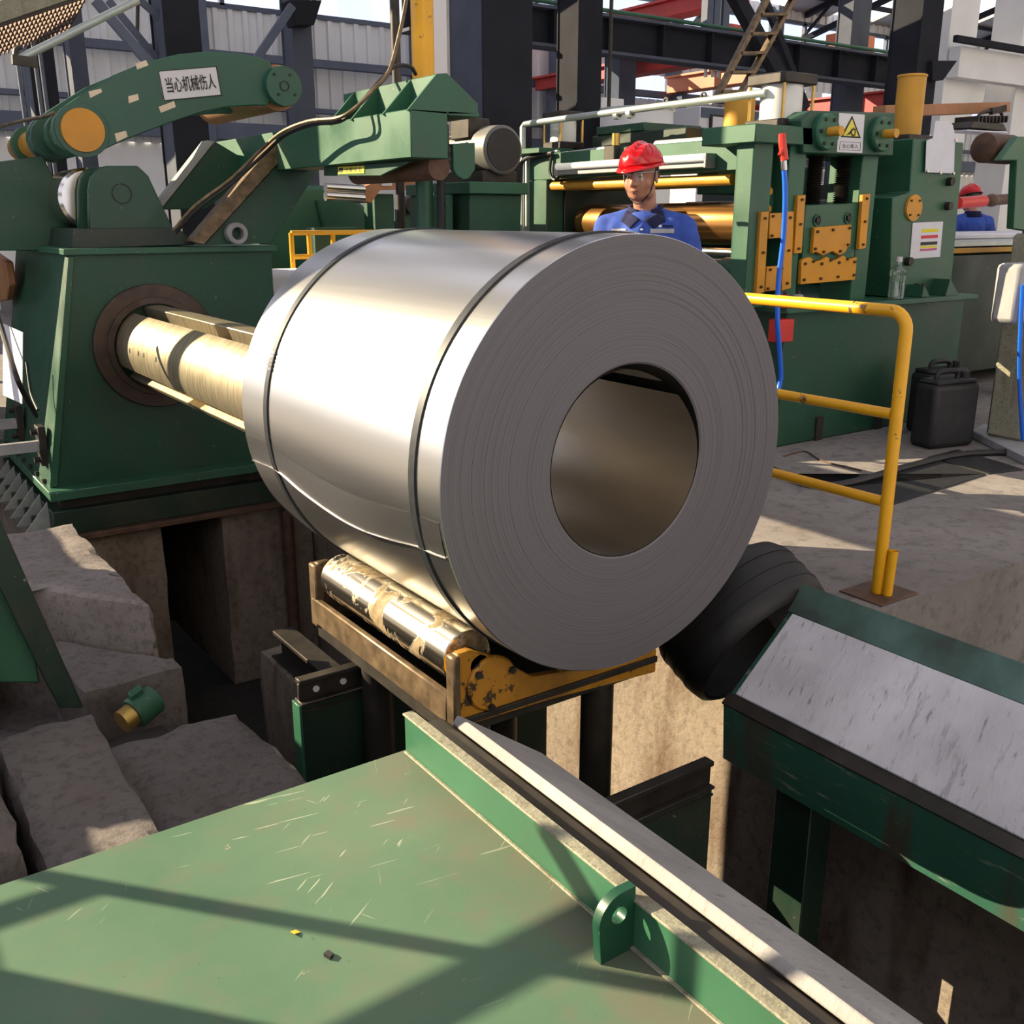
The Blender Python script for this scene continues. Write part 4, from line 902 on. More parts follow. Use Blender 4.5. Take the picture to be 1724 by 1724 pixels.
# loose things around it
bt = thing('plastic_bottle', 'clear plastic water bottle standing on the machine base ledge', 'bottle', (6.17,4.23,.907))
MB().lathe((6.17,4.235,.907),(6.17,4.235,1.175),[(0,.045),(.02,.056),(.55,.056),(.60,.053),(.63,.056),(.72,.055),(.86,.02),(.95,.018)],24).build('body', M['clear'], bt, 0, 40)
MB().lathe((6.17,4.235,.912),(6.17,4.235,1.02),[(0,.05),(1,.053)],24).build('water', M['clear'], bt, 0, 40)
MB().cyl((6.17,4.235,1.155),(6.17,4.235,1.19),.022,n=16).build('cap', M['signwhite'], bt)
for x_, mt, lab in ((1323,'pink','red labelled spray can on the machine ledge beside the blue hose'),(1345,'grey','blue grey spray can on the machine ledge next to the red one')):
    p = at(x_,497,Y=4.21); s_ = thing('spray_can', lab, 'spray can', (p.x,4.21,.905))
    MB().lathe((p.x,4.215,.905),(p.x,4.215,.985),[(0,.03),(.05,.033),(.9,.033),(1,.018)],18).build('body', M[mt], s_, 0, 30); MB().cyl((p.x,4.215,.985),(p.x,4.215,1.005),.012,n=10).build('nozzle', M['dark'], s_)
p = at(1318,527,Y=4.2); tag(MB().box(p.x-.07,p.x+.07,4.16,4.248,.70,.84).build('red_box', M['red'], None, .006), 'small red box fixed to the machine base below the spray cans', 'box')
gh_ = thing('air_hose', 'bright blue air hose with a red blow gun hanging on the machine', 'hose', (5.15,4.2,.2))
MB().tube([at(1320,283,Y=4.16),at(1322,330,Y=4.15),at(1319,400,Y=4.15),at(1311,470,Y=4.15),at(1309,540,Y=4.12),at(1313,600,Y=4.12),at(1314,640,Y=4.12),at(1306,665,Y=4.12),at(1290,690,Y=4.12)],.016,10,6).build('blue_tube', M['blue'], gh_, 0, 40)
MB().cyl(at(1319,270,Y=4.16),at(1320,286,Y=4.16),.02,n=12).build('coupling', M['chrome'], gh_)
MB().tube([at(1316,226,Y=4.2),at(1317,240,Y=4.19),at(1319,255,Y=4.18),at(1321,270,Y=4.17)],.024,10,4).build('blow_gun', M['red'], gh_)
MB().tube([at(1318,250,Y=4.17),at(1312,262,Y=4.17)],.012,8,0).build('trigger', M['red'], gh_)

# ================================================================ HANDRAIL, TYRE, CANISTERS
hx, hy = 3.345, 2.235
rl = thing('handrail', 'chipped yellow tube handrail at the edge of the pit', 'railing', (hx,hy,0))
zt = 1.112; pts = [(hx,hy,0.006),(hx,hy,zt-.07)]+[(hx,hy+.07*(1-math.cos(a)),zt-.07+.07*math.sin(a)) for a in [PI/2*k/6 for k in range(1,7)]]+[(hx,5.6,zt)]
MB().tube(pts,.0245,16,0).build('frame_tube', M['yellow'], rl, 0, 50)
for q in ((1500,697),(1478,842)):
    z = at(*q,X=hx).z; MB().cyl((hx,hy+.02,z),(hx,5.6,z),.0215,n=16).build('rail', M['yellow'], rl, 0, 30)
MB().cyl((hx,5.6,0),(hx,5.6,zt+.02),.0245,n=16).build('post', M['yellow'], rl, 0, 30)
p = at(1493,1004,Z=0); MB().cyl((p.x,p.y,0.006),(p.x+.01,p.y,.19),.019,n=14,cap=False).build('stub_post', M['yellow'], rl, 0, 30)
MB().box(hx-.11,hx+.13,hy-.10,hy+.10,0,.007).build('foot_plate', M['rust'], rl, .002)
def tyre():
    a = (CR*.54 - CU*.67 - CF*.52).normalized(); c = at(1288,1092,Y=2.40)
    t = thing('old_tyre', 'worn black tyre leaning in the pit behind the cradle end', 'tyre', (c.x, c.y, c.z-.3))
    R = .335; w = .30; b = c-a*w
    MB().lathe(b, c, [(.0,R*.62),(-.02,R*.80),(.06,R*.94),(.20,R*1.0),(.80,R*1.0),(.95,R*.965),(1.0,R*.90),(.97,R*.86),(.82,R*.90),(.3,R*.90),(.08,R*.78),(.0,R*.62)],72,False).build('carcass', M['tyre'], t, 0, 45)
    g = MB()
    for k in (.28,.5,.72): g.lathe(b+a*(w*k-.006), b+a*(w*k+.006), [(0,R*.99),(0,R*1.008),(1,R*1.008),(1,R*.99)],72,False)
    g.build('tread_rib', M['tyre'], t, 0, 30)
tyre()
def canister(label, c, rot):
    t = thing('jerrycan', label, 'canister', c, 'black plastic canisters'); R_ = Matrix.Rotation(rot,3,'Z'); c = Vector(c)
    def tr(mb): mb.v = [c+R_@v for v in mb.v]; return mb
    tr(MB().box(-.19,.19,-.10,.10,0,.42)).build('body', M['blackrub'], t, .035, 35, 3)
    tr(MB().box(-.17,.17,-.085,.085,.41,.445)).build('shoulder', M['blackrub'], t, .02, 35, 2)
    tr(MB().tube([(-.10,0,.43),(-.09,0,.485),(.06,0,.485),(.07,0,.43)],.018,10,5)).build('handle', M['blackrub'], t)
    tr(MB().cyl((.135,0,.44),(.135,0,.485),.032,n=18)).build('cap', M['blackrub'], t, .004)
canister('black plastic jerrycan standing on the floor before the grey pedestal', (6.03,3.68,0), math.radians(-12))
canister('black plastic jerrycan standing close behind the first canister', (6.42,3.98,0), math.radians(-10))
pd = thing('control_pedestal', 'beige control pedestal with a grey box on a floor plate', 'pedestal', (6.5,3.3,0))
MB().prism(pxZ([(1633,737),(1655,726),(1850,760),(1724,783)],.0),(0,0,.055)).build('floor_plate', M['grey'], pd, .006)
p = at(1706,735,Z=.06); MB().box(p.x-.10,p.x+.2,p.y-.14,p.y+.14,.055,1.35).build('column', M['rawedge'], pd, .02)
q = at(1694,495,Y=p.y-.16); MB().box(q.x-.12,q.x+.4,p.y-.30,p.y-.141,q.z-.16,q.z+.18).build('grey_box', M['grey'], pd, .03, 35, 2)
MB().tube([at(1722,480,Y=p.y-.32),at(1716,620,Y=p.y-.32),at(1722,740,Y=p.y-.32)],.012,8,4).build('cable', M['blue'], pd)
p = at(1692,580,Y=4.0); tag(MB().cyl((p.x,4.0,0),(p.x,4.0,p.z+.25),.025,n=12).build('bollard', M['yellow']), 'slim yellow post behind the control pedestal', 'post')
mt_ = thing('rubber_mat', 'dark rubber matting on the floor in front of the machine', 'mat', (5.0,3.4,0))
for pts in ([(1302,802),(1385,825),(1500,795),(1560,772),(1660,800),(1505,850)],[(1562,771),(1612,758),(1724,792),(1664,799)]):
    MB().prism(pxZ(pts,.0),(0,0,.008)).build('mat_sheet', M['blackrub'], mt_, .002)
hose('floor_hose', 'thick black hose lying across the floor past the handrail', [at(1270,775,Z=.02),at(1310,795,Z=.02),at(1350,812,Z=.02),at(1395,818,Z=.02),at(1450,808,Z=.02),at(1530,785,Z=.02),at(1620,765,Z=.02),at(1724,762,Z=.02),at(1790,770,Z=.02)], .022, 'blackrub')
hose('red_wire', 'thin dark red wire on the floor by the machine base', [at(1320,768,Z=.005),at(1355,760,Z=.005),at(1385,776,Z=.005),at(1450,792,Z=.005)], .005, 'rust')
# ================================================================ FAR SIDE OF THE HALL
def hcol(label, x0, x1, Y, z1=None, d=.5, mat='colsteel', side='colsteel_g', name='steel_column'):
    """H-section column, web across the hall; pixel edges x0..x1 at horizon height give its width"""
    a, b = at(x0, 150, Y=Y).x, at(x1, 150, Y=Y).x
    z1 = z1 or zroof(Y+d)-.02
    t = thing(name, label, 'column', ((a+b)/2, Y+d/2, 0), 'steel columns of the hall'); f = .03
    MB().box(a,b,Y,Y+f,0,z1).build('flange', M[mat], t, .003); MB().box(a,b,Y+d-f,Y+d,0,z1).build('flange', M[mat], t, .003)
    MB().box(a+.02,a+.04,Y+f,Y+d-f,0,z1).build('side_plate', M[side], t); MB().box(b-.04,b-.02,Y+f,Y+d-f,0,z1).build('side_plate', M[side], t)  # default slate side plates paint in the light falling on column sides
    MB().box(a-.12,b+.12,Y-.12,Y+d+.12,0,.04).build('base_plate', M[mat], t, .004)
    return t
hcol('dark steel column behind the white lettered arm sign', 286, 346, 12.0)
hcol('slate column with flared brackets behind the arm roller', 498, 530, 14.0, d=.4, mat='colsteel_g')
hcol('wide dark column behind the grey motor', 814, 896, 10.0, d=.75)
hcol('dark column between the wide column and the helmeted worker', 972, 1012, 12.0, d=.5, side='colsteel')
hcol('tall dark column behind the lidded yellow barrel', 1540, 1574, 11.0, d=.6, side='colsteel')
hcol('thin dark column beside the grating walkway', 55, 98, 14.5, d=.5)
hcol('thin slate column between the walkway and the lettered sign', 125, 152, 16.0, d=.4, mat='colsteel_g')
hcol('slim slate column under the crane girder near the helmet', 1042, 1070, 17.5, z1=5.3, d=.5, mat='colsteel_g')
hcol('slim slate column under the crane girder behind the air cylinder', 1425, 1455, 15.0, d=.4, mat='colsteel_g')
def haunch(x0, x1, xs0, xs1, y0, y1, Y, label):
    o = slabY([(x0,y0),(x1,y0),(xs1,y1),(xs0,y1)], Y, .3).build('column_haunch', M['colsteel'], None, .004); tag(o, label, 'bracket')
haunch(486,542,499,529,0,42,13.65,'flared dark bracket at the top of the slate column behind the roller')
haunch(1022,1095,1043,1070,52,92,17.1,'dark bracket under the crane girder beside the helmeted worker')
haunch(1403,1474,1425,1455,92,128,14.6,'dark bracket under the crane girder behind the air cylinder')
haunch(1570,1612,1570,1588,102,135,10.9,'dark bracket on the tall column by the lidded yellow barrel')
# crane girder along the hall
cg = thing('crane_girder', 'long dark crane girder running across behind the machine', 'girder', (15,14.3,4.4))
p = at(1020,32,Y=14.3); q = at(1020,88,Y=14.3)
MB().box(8.0,32,14.3,14.33,q.z,p.z).build('web', M['colsteel'], cg)
MB().box(8.0,32,14.12,14.5,p.z,p.z+.05).build('top_flange', M['colsteel_g'], cg, .003); MB().box(8.0,32,14.12,14.5,q.z-.05,q.z).build('bottom_flange', M['colsteel_g'], cg, .003)
for k in range(20): MB().box(8.3+k*1.2,8.32+k*1.2,14.14,14.3,q.z,p.z).build('stiffener', M['colsteel'], cg)
MB().cyl((8,14.25,p.z+.12),(32,14.25,p.z+.12),.035,n=8).build('crane_rail', M['green2'], cg)
# girts and window beams on the back wall
for z, h, lab in ((4.55,.16,'upper slate girt beam across the back wall'),(3.0,.34,'wide slate blue girt beam along the middle of the back wall'),(3.62,.10,'thin dark pipe run above the wide girt of the back wall')):
    tag(MB().box(-5,40,21.6,21.8,z,z+h).build('wall_girt', M['girt'], None, .004), lab, 'beam', 'girts of the back wall')
for k, x in enumerate((7.3,9.4,12.4,16.4,20.4,24.4)):
    tag(MB().box(x,x+.28,21.55,21.9,0,ZR-.02).build('wall_post', M['girt'], None, .004), 'slate blue wall post of the back wall under the windows', 'post', 'posts of the back wall')
def brace(label, a, b, w, h, mat='girt'):
    tag(MB().bar(a, b, w, h).build('diagonal_brace', M[mat], None, .003), label, 'brace', 'diagonal braces of the hall')
brace('slate diagonal brace rising from the arm roller to the flared column', at(428,105,Y=13.6), at(492,10,Y=13.6), .08, .10)
brace('twin diagonal brace above the lettered arm on the window side', at(160,0,Y=12.2), at(266,125,Y=12.2), .08, .10)
brace('second diagonal brace above the lettered arm next to the dark column', at(182,0,Y=12.4), at(264,99,Y=12.4), .06, .07)
brace('short diagonal brace high against the dark column by the sign', at(235,0,Y=12.25), at(294,52,Y=12.25), .05, .07)
brace('heavy black diagonal brace crossing the ladder frame', at(1225,-30,Y=10.5), at(1345,190,Y=10.5), .16, .18, 'colsteel')
brace('thinner black diagonal brace behind the heavy one', at(1280,-20,Y=11), at(1358,182,Y=11), .08, .10, 'colsteel')
# steel ladder frame
ld = thing('steel_ladder', 'dusty inclined steel ladder rising behind the white air cylinder', 'ladder', (10,9.6,2.0))
A0, A1, B0, B1 = at(1203,170,Y=9.6), at(1300,-20,Y=9.6), at(1240,170,Y=9.6), at(1345,-20,Y=9.6)
MB().bar(A0,A1,.09,.06).build('stringer', M['brownsteel'], ld, .003); MB().bar(B0,B1,.09,.06).build('stringer', M['brownsteel'], ld, .003)
for k in range(6):
    t = .08+k*.17; MB().bar(A0.lerp(A1,t),B0.lerp(B1,t),.14,.035).build('rung', M['brownsteel'], ld, .003)
# travelling cranes in the far bays
def crane(label, X, z0, z1, ya, yb, mat):
    t = thing('bridge_crane', label, 'crane', (X,(ya+yb)/2,z0), 'bridge cranes')
    MB().box(X,X+.5,ya,yb,z0,z1).build('girder', M[mat], t, .01); MB().box(X-.1,X+.6,ya,yb,z1,z1+.05).build('flange', M[mat], t)
    MB().box(X-.3,X+.8,ya,ya+.5,z1,z1+.35).build('end_carriage', M[mat], t, .01)
    MB().box(X+.15,X+.35,yb-.45,yb-.25,0,z0).build('support_leg', M['girt'], t, .004)
crane('red bridge crane girder behind the helmeted worker', at(1165,80,Y=15.2).x+.9, at(1165,92,Y=15.2).z, at(1165,68,Y=15.2).z, 15.0, 21.545, 'red_crane')
crane('orange bridge crane girder behind the ladder frame', at(1420,100,Y=15.8).x, at(1420,116,Y=15.8).z, at(1420,86,Y=15.8).z, 15.6, 21.545, 'orange_crane')
crane('dark red crane girder high above the far worker', at(1715,150,Y=13.6).x, at(1715,166,Y=13.6).z, at(1715,130,Y=13.6).z, 14.8, 21.545, 'red_crane')
crane('upper red crane girder near the roof', at(1150,20,Y=17).x, at(1150,22,Y=17).z, at(1150,-4,Y=17).z, 15.6, 21.545, 'red_crane')
# white concrete columns and beam at the right
for x0, x1, Y, lab in ((1588,1634,12.5,'white concrete column with a corbel beside the lidded yellow barrel'),(1710,1760,12.5,'white concrete column behind the bright green machine frame')):
    a, b = at(x0,150,Y=Y).x, at(x1,150,Y=Y).x; t = thing('concrete_column', lab, 'column', ((a+b)/2,Y,0), 'white concrete columns')
    MB().box(a,b,Y,Y+.7,0,zroof(Y+.7)).build('shaft', M['white_wall'], t, .01)
    z = at(x0,175,Y=Y).z; MB().prism([(b,Y+.05,z-.35),(b+.6,Y+.05,z+.15),(b+.6,Y+.05,z+.5),(b,Y+.05,z+.5)],(0,.6,0)).build('corbel', M['white_wall'], t, .005)
z0, z1 = at(1660,140,Y=12.4).z, at(1660,88,Y=12.4).z
tag(MB().box(at(1600,100,Y=12.4).x,40,12.2,12.45,z0,z1).build('concrete_beam', M['white_wall'], None, .01), 'white concrete beam across the bay above the floodlight', 'beam')
tag(MB().box(at(1600,100,Y=12.1).x,40,12.0,12.1,z1,z1+.12).build('pipe_run', M['colsteel'], None, .01), 'dark pipe run on top of the white concrete beam', 'pipe')
# roof trusses and purlins
for k in range(9):
    x = 17+k*4.5; t = thing('roof_truss', 'dark steel roof truss under the far roof', 'truss', (x,6,ZR), 'roof trusses')
    MB().bar((x,-6,zroof(-6)-.75),(x,21.9,zroof(21.9)-.75),.14,.14).build('bottom_chord', M['colsteel'], t); MB().bar((x,-6,zroof(-6)-.1),(x,21.9,zroof(21.9)-.1),.14,.14).build('top_chord', M['colsteel'], t)
    for j in range(14):
        ya = -6+j*2; MB().bar((x,ya,zroof(ya)-.7),(x,ya+1,zroof(ya+1)-.12),.07,.07,(1,0,0)).build('web_bar', M['colsteel'], t); MB().bar((x,ya+1,zroof(ya+1)-.12),(x,ya+2,zroof(ya+2)-.7),.07,.07,(1,0,0)).build('web_bar', M['colsteel'], t)
for k in range(14):
    y = 21-k*1.9; tag(MB().bar((14,y,zroof(y)-.03),(59,y,zroof(y)-.03),.10,.12).build('roof_purlin', M['colsteel']), 'dark roof purlin carrying the roof sheets', 'purlin', 'roof purlins')
# cabinets behind the worker
ec = thing('electrical_cabinet', 'pale grey electrical cabinet with a blue top strip behind the yellow barrel', 'cabinet', (10,11.5,0))
a, b = at(1178,200,Y=11.5).x, at(1290,200,Y=11.5).x; zt_ = at(1180,178,Y=11.5).z
MB().box(a,b,11.5,12.4,0,zt_).build('body', M['signwhite'], ec, .01)
MB().box(a+.02,b-.02,11.48,11.5,zt_-.16,zt_-.02).build('blue_strip', M['girt'], ec)
for x_ in (1196,1222):
    p = at(x_,195,Y=11.48); fr = MB().box(p.x,p.x+.28,11.46,11.5,p.z-.32,p.z+.02).build('meter_frame', M['ink'], ec); MB().box(p.x+.03,p.x+.25,11.45,11.46,p.z-.29,p.z-.01).build('meter_face', M['signwhite'], fr)
rt = thing('grey_tank', 'large pale grey tank behind the safety helmet', 'tank', (8,10.6,0))
a, b = at(1084,200,Y=10.6).x, at(1176,200,Y=10.6).x; MB().cyl(((a+b)/2,11.3,0),((a+b)/2,11.3,at(1130,180,Y=10.6).z),(b-a)/2,n=40).build('shell', M['white_wall'], rt, 0, 30)
MB().cyl(((a+b)/2,11.3,at(1130,180,Y=10.6).z),((a+b)/2,11.3,at(1130,176,Y=10.6).z),(b-a)/2+.03,n=40).build('rim', M['galv'], rt)
tag(MB().box(at(1012,200,Y=13.5).x,at(1050,200,Y=13.5).x,13.5,14,0,at(1030,165,Y=13.5).z).build('white_panel', M['white_wall'], None, .01), 'white partition panel behind the slim slate column', 'panel')
# hanging chain rods seen in the middle bay
for k, x_ in enumerate((1188,1200,1215)):
    p = at(x_,80,Y=14.75); q = at(x_-(6 if k == 2 else 0),130,Y=14.75); tag(MB().tube([p,q],.035,8,0).build('hanger_rod', M['white']), 'white hanger rod in the bay under the crane girder', 'rod', 'white hanger rods')
    tag(MB().box(p.x-.08,p.x+.08,14.67,14.83,p.z,zroof(14.9)).build('hanger_strap', M['girt']), 'slate strap carrying a white hanger rod', 'strap', 'hanger straps')
# brown beam, floodlight, pipes at upper right
tag(MB().bar(at(1480,188,Y=6.2),at(1690,181,Y=6.2),.14,.10).build('brown_beam', M['wood'], None, .004), 'brown wooden beam behind the lidded yellow barrel', 'beam')
fl = thing('floodlight', 'black floodlight with a finned back hung from the brown beam', 'lamp', (8.6,6.4,1.9))
c = at(1662,212,Y=5.82)
MB().prism(pxY([(1632,215),(1640,204),(1690,208),(1696,220)],5.82),(0,.25,0)).build('housing', M['dark'], fl, .006)
for k in range(9): p = at(1640+k*6,203,Y=5.87); MB().box(p.x-.008,p.x+.008,5.82,6.07,p.z-.02,p.z+.04).build('fin', M['dark'], fl)
MB().prism(pxY([(1628,218),(1696,222),(1697,224),(1628,220)],5.8),(0,.26,0)).build('glass', M['signwhite'], fl)
MB().tube([at(1644,204,Y=5.92),at(1650,192,Y=5.92),at(1668,187,Y=5.92),at(1686,190,Y=5.92),at(1684,206,Y=5.92)],.016,8,3).build('yoke', M['dark'], fl)
MB().bar(at(1668,188,Y=5.92),at(1672,183,Y=6.14),.03,.03).build('hanger', M['dark'], fl)
MB().bar(at(1668,188,Y=5.92),at(1692,182,Y=5.87),.05,.06).build('clamp', M['dark'], fl)
# machines further right
gm = thing('green_machine', 'bright green machine frame carrying a brown motor above the run out table', 'machine', (9,5.2,0))
MB().prism(pxY([(1684,270),(1714,230),(1800,230),(1800,400),(1706,385),(1712,270)],4.4),(0,.06,0)).build('frame', M['flange'], gm, .006)
p = at(1668,250,Y=4.6); MB().lathe((p.x-.12,4.6,p.z),(p.x+.30,4.6,p.z),[(0,.05),(.05,.11),(.9,.11),(1,.06)],24).build('motor', M['rust'], gm, 0, 30)
p = at(1742,380,Y=4.4); MB().box(p.x,p.x+.4,4.4,4.5,0,p.z+.1).build('leg', M['flange'], gm, .01)
ds = thing('drive_shaft', 'red cardan drive shaft with a rusty joint in front of the far worker', 'shaft', (8,5.3,1.45))
a, b = at(1612,342,Y=6.2), at(1724,333,Y=6.2)
MB().cyl(a,a.lerp(b,.38),.06,n=20).build('red_tube', M['red'], ds, 0, 30); MB().sphere(a.lerp(b,.5),.085,12,(1.3,.8,.8)).build('joint', M['rust'], ds); MB().cyl(a.lerp(b,.52),b,.055,n=18).build('rusty_tube', M['rust'], ds, 0, 30)
rtb = thing('roller_table', 'green run out table with sheet metal on yellow edged frame', 'table', (8.5,5.0,0))
x0, x1 = 7.25, 12.5; zt2 = at(1680,405,Y=5.1).z
MB().box(x0,x1,4.95,6.6,.12,zt2-.10).build('frame', M['pit_green'], rtb, .01)
MB().box(x0,x1,4.92,4.98,zt2-.09,zt2-.05).build('edge_strip', M['yellowdull'], rtb, .004)
MB().box(x0,x1,5.0,6.5,zt2-.04,zt2).build('steel_sheet', M['galv'], rtb, .003)
MB().box(x0+.1,x1,5.5,6.5,zt2+.002,zt2+.05).build('sheet_pile', M['paper'], rtb, .01)
MB().lathe((7.35,4.72,.78),(7.35,4.94,.78),[(0,.05),(0,.15),(.2,.18),(1,.18)],28).build('gear_motor', M['pit_green'], rtb, 0, 30)
MB().cyl((7.5,4.68,.72),(7.5,4.74,.72),.07,n=18).build('motor_cap', M['yellowdull'], rtb)
for k in range(7):
    pp_ = at(1632+16*(k%4),600-16*(k//4),Z=.03+.02*k); tag(MB().bar(pp_, pp_+Vector((.4-.1*k,-.12-.03*k,.01)), .09, .012).build('scrap_strip', M['brownsteel']), 'bent scrap metal strip on the floor under the run out table', 'scrap', 'scrap metal strips')
# shelves and clutter between the machines
sh = thing('bottle_rack', 'rack of small bottles and tins seen behind the bronze roll', 'rack', (8,9.4,0))
for k, y_ in enumerate((297,326,344)):
    a, b = at(1018,y_,Y=9.0), at(1056,y_,Y=9.0); MB().box(a.x,b.x+.2,9.0,9.3,a.z-.02,a.z).build('shelf', M['wood'], sh)
    for j in range(6): x = a.x+.05+j*(b.x-a.x)/5.5; MB().cyl((x,9.1,a.z),(x,9.1,a.z+.10+.03*(j%3)),.03,n=10).build('tin', M[('girt','signwhite','orange')[j%3]], sh)
MB().box(at(1018,300,Y=9.3).x-.1,at(1056,300,Y=9.3).x+.3,9.3,9.35,0,1.9).build('back', M['girt'], sh)
ob = thing('orange_arm', 'orange steel arm with a white plate behind the boom', 'machine', (4.9,9.4,0))
MB().prism(pxY([(605,318),(640,303),(700,305),(712,318),(640,320),(625,342),(612,338)],9.2),(0,.15,0)).build('arm', M['wood'], ob, .005)
MB().prism(pxY([(643,307),(660,307),(660,313),(643,313)],9.19),(0,.008,0)).build('number_plate', M['signwhite'], ob)
p = at(650,335,Y=9.3); MB().box(p.x-.1,p.x+.12,9.36,9.6,0,p.z+.05).build('stand', M['green'], ob, .005)
bx = thing('green_block', 'dark green machine block behind the coil beside the boom', 'machine', (5,10.8,0))
a, b = at(640,400,Y=10.7).x, at(720,400,Y=10.7).x
MB().box(a,b,10.7,11.3,0,at(660,372,Y=10.7).z).build('body', M['pit_green'], bx, .01); MB().box(a+.2,b-.2,10.6,10.7,0,at(660,352,Y=10.7).z).build('front_plate', M['green2'], bx, .005)
MB().cyl(((a+b)/2,10.45,at(660,345,Y=10.7).z),((a+b)/2,10.6,at(660,345,Y=10.7).z),.10,n=18).build('hand_wheel', M['dark'], bx)
rl2 = thing('steel_rollers', 'pair of bright steel rollers behind the boom', 'rollers', (4.2,9.2,1.4))
for dz in (0,.12): a, b = at(548,330-dz*120,Y=9.1), at(612,334-dz*120,Y=9.1); MB().cyl(a,b,.045,n=16).build('roller', M['chrome'], rl2, 0, 30)
MB().box(at(575,330,Y=9.2).x-.3,at(575,330,Y=9.2).x+.2,9.2,9.4,0,1.35).build('stand', M['green'], rl2)
# walkway, pipe and cables at the upper left
wk = thing('grating_walkway', 'steel grating walkway with a pale edge plate high behind the uncoiler', 'walkway', (1.6,10.6,3.2))
a, b = at(-40,52,Y=10.6), at(150,-12,Y=10.6)
MB().frame(a, b-a, (0,0,.17), (0,.02,0)).build('edge_plate', M['rawedge'], wk, .003)
MB().frame(a+Vector((0,.02,0)), b-a, (0,.03,.0), (0,0,-.03)).build('edge_angle', M['dark'], wk)
d = (b-a); 
for k in range(26): c0 = a+d*(k/26)+Vector((0,.03,.0)); MB().frame(c0, d*.012, (0,.85,-.17), (0,0,-.04)).build('grating_bar', M['rust'], wk)
for k in range(7): c0 = a+Vector((0,.05+k*.125,-.01-k*.025)); MB().frame(c0, d, (0,.012,0), (0,0,-.022)).build('cross_bar', M['rust'], wk)
pp_ = thing('slanting_pipe', 'pale green slanting pipe rail below the grating walkway', 'pipe', (2,7.9,2.6))
MB().cyl(at(33,99,Y=8.0),at(232,0,Y=8.0),.028,n=12).build('pipe', M['galv'], pp_, 0, 30); MB().bar(at(20,100,Y=8.0),at(62,106,Y=8.0),.06,.06).build('bracket', M['dark'], pp_)
MB().tube([at(26,100,Y=8.0),at(27,84,Y=8.0),at(36,80,Y=8.0)],.02,8,3).build('hook', M['dark'], pp_)
for k, x_ in enumerate((32,40,62,72)):
    p = at(x_,100,Y=12.4); tag(MB().cyl((p.x,12.4,-.3),(p.x-.02,12.4,at(x_,40+12*k,Y=12.4).z),.022,n=8).build('cable_conduit', M['girt']), 'thin vertical conduit under the grating walkway', 'conduit', 'thin conduits under the walkway')
hose('hanging_chain', 'thin dark chain hanging before the window band', [at(232,0,Y=12.5),at(231,60,Y=12.5)], .02, 'dark', 6, 2)
p = at(1027,100,Y=13); tag(MB().cyl((p.x,13,0),(p.x,13,zroof(13)),.03,n=8).build('drop_pipe', M['dark']), 'thin dark drop pipe behind the worker', 'pipe')
# ================================================================ PEOPLE
from mathutils.bvhtree import BVHTree
def capsule(m, a, b, ra, rb, n=16, flat=1.0):
    a, b = Vector(a), Vector(b); m.lathe(a, b, [(0,ra),(.33,ra+(rb-ra)*.33),(.66,ra+(rb-ra)*.66),(1,rb)], n); m.sphere(a, ra, n); m.sphere(b, rb, n)
def remesh(mb, voxel, smooth=4, fac=.5):
    me = bpy.data.meshes.new('tmp'); me.from_pydata(mb.v, [], mb.f); o = bpy.data.objects.new('tmp', me); COL.objects.link(o)
    bm = bmesh.new(); bm.from_mesh(me); bmesh.ops.recalc_face_normals(bm, faces=bm.faces); bm.to_mesh(me); bm.free()
    r = o.modifiers.new('r','REMESH'); r.mode = 'VOXEL'; r.voxel_size = voxel
    s = o.modifiers.new('s','SMOOTH'); s.iterations = smooth; s.factor = fac
    dg = bpy.context.evaluated_depsgraph_get(); ne = bpy.data.meshes.new_from_object(o.evaluated_get(dg))
    out = MB(); out.v = [v.co.copy() for v in ne.vertices]; out.f = [tuple(p.vertices) for p in ne.polygons]
    bpy.data.objects.remove(o); bpy.data.meshes.remove(me); bpy.data.meshes.remove(ne); return out
def xf(mb, mat4): mb.v = [mat4 @ v for v in mb.v]; return mb

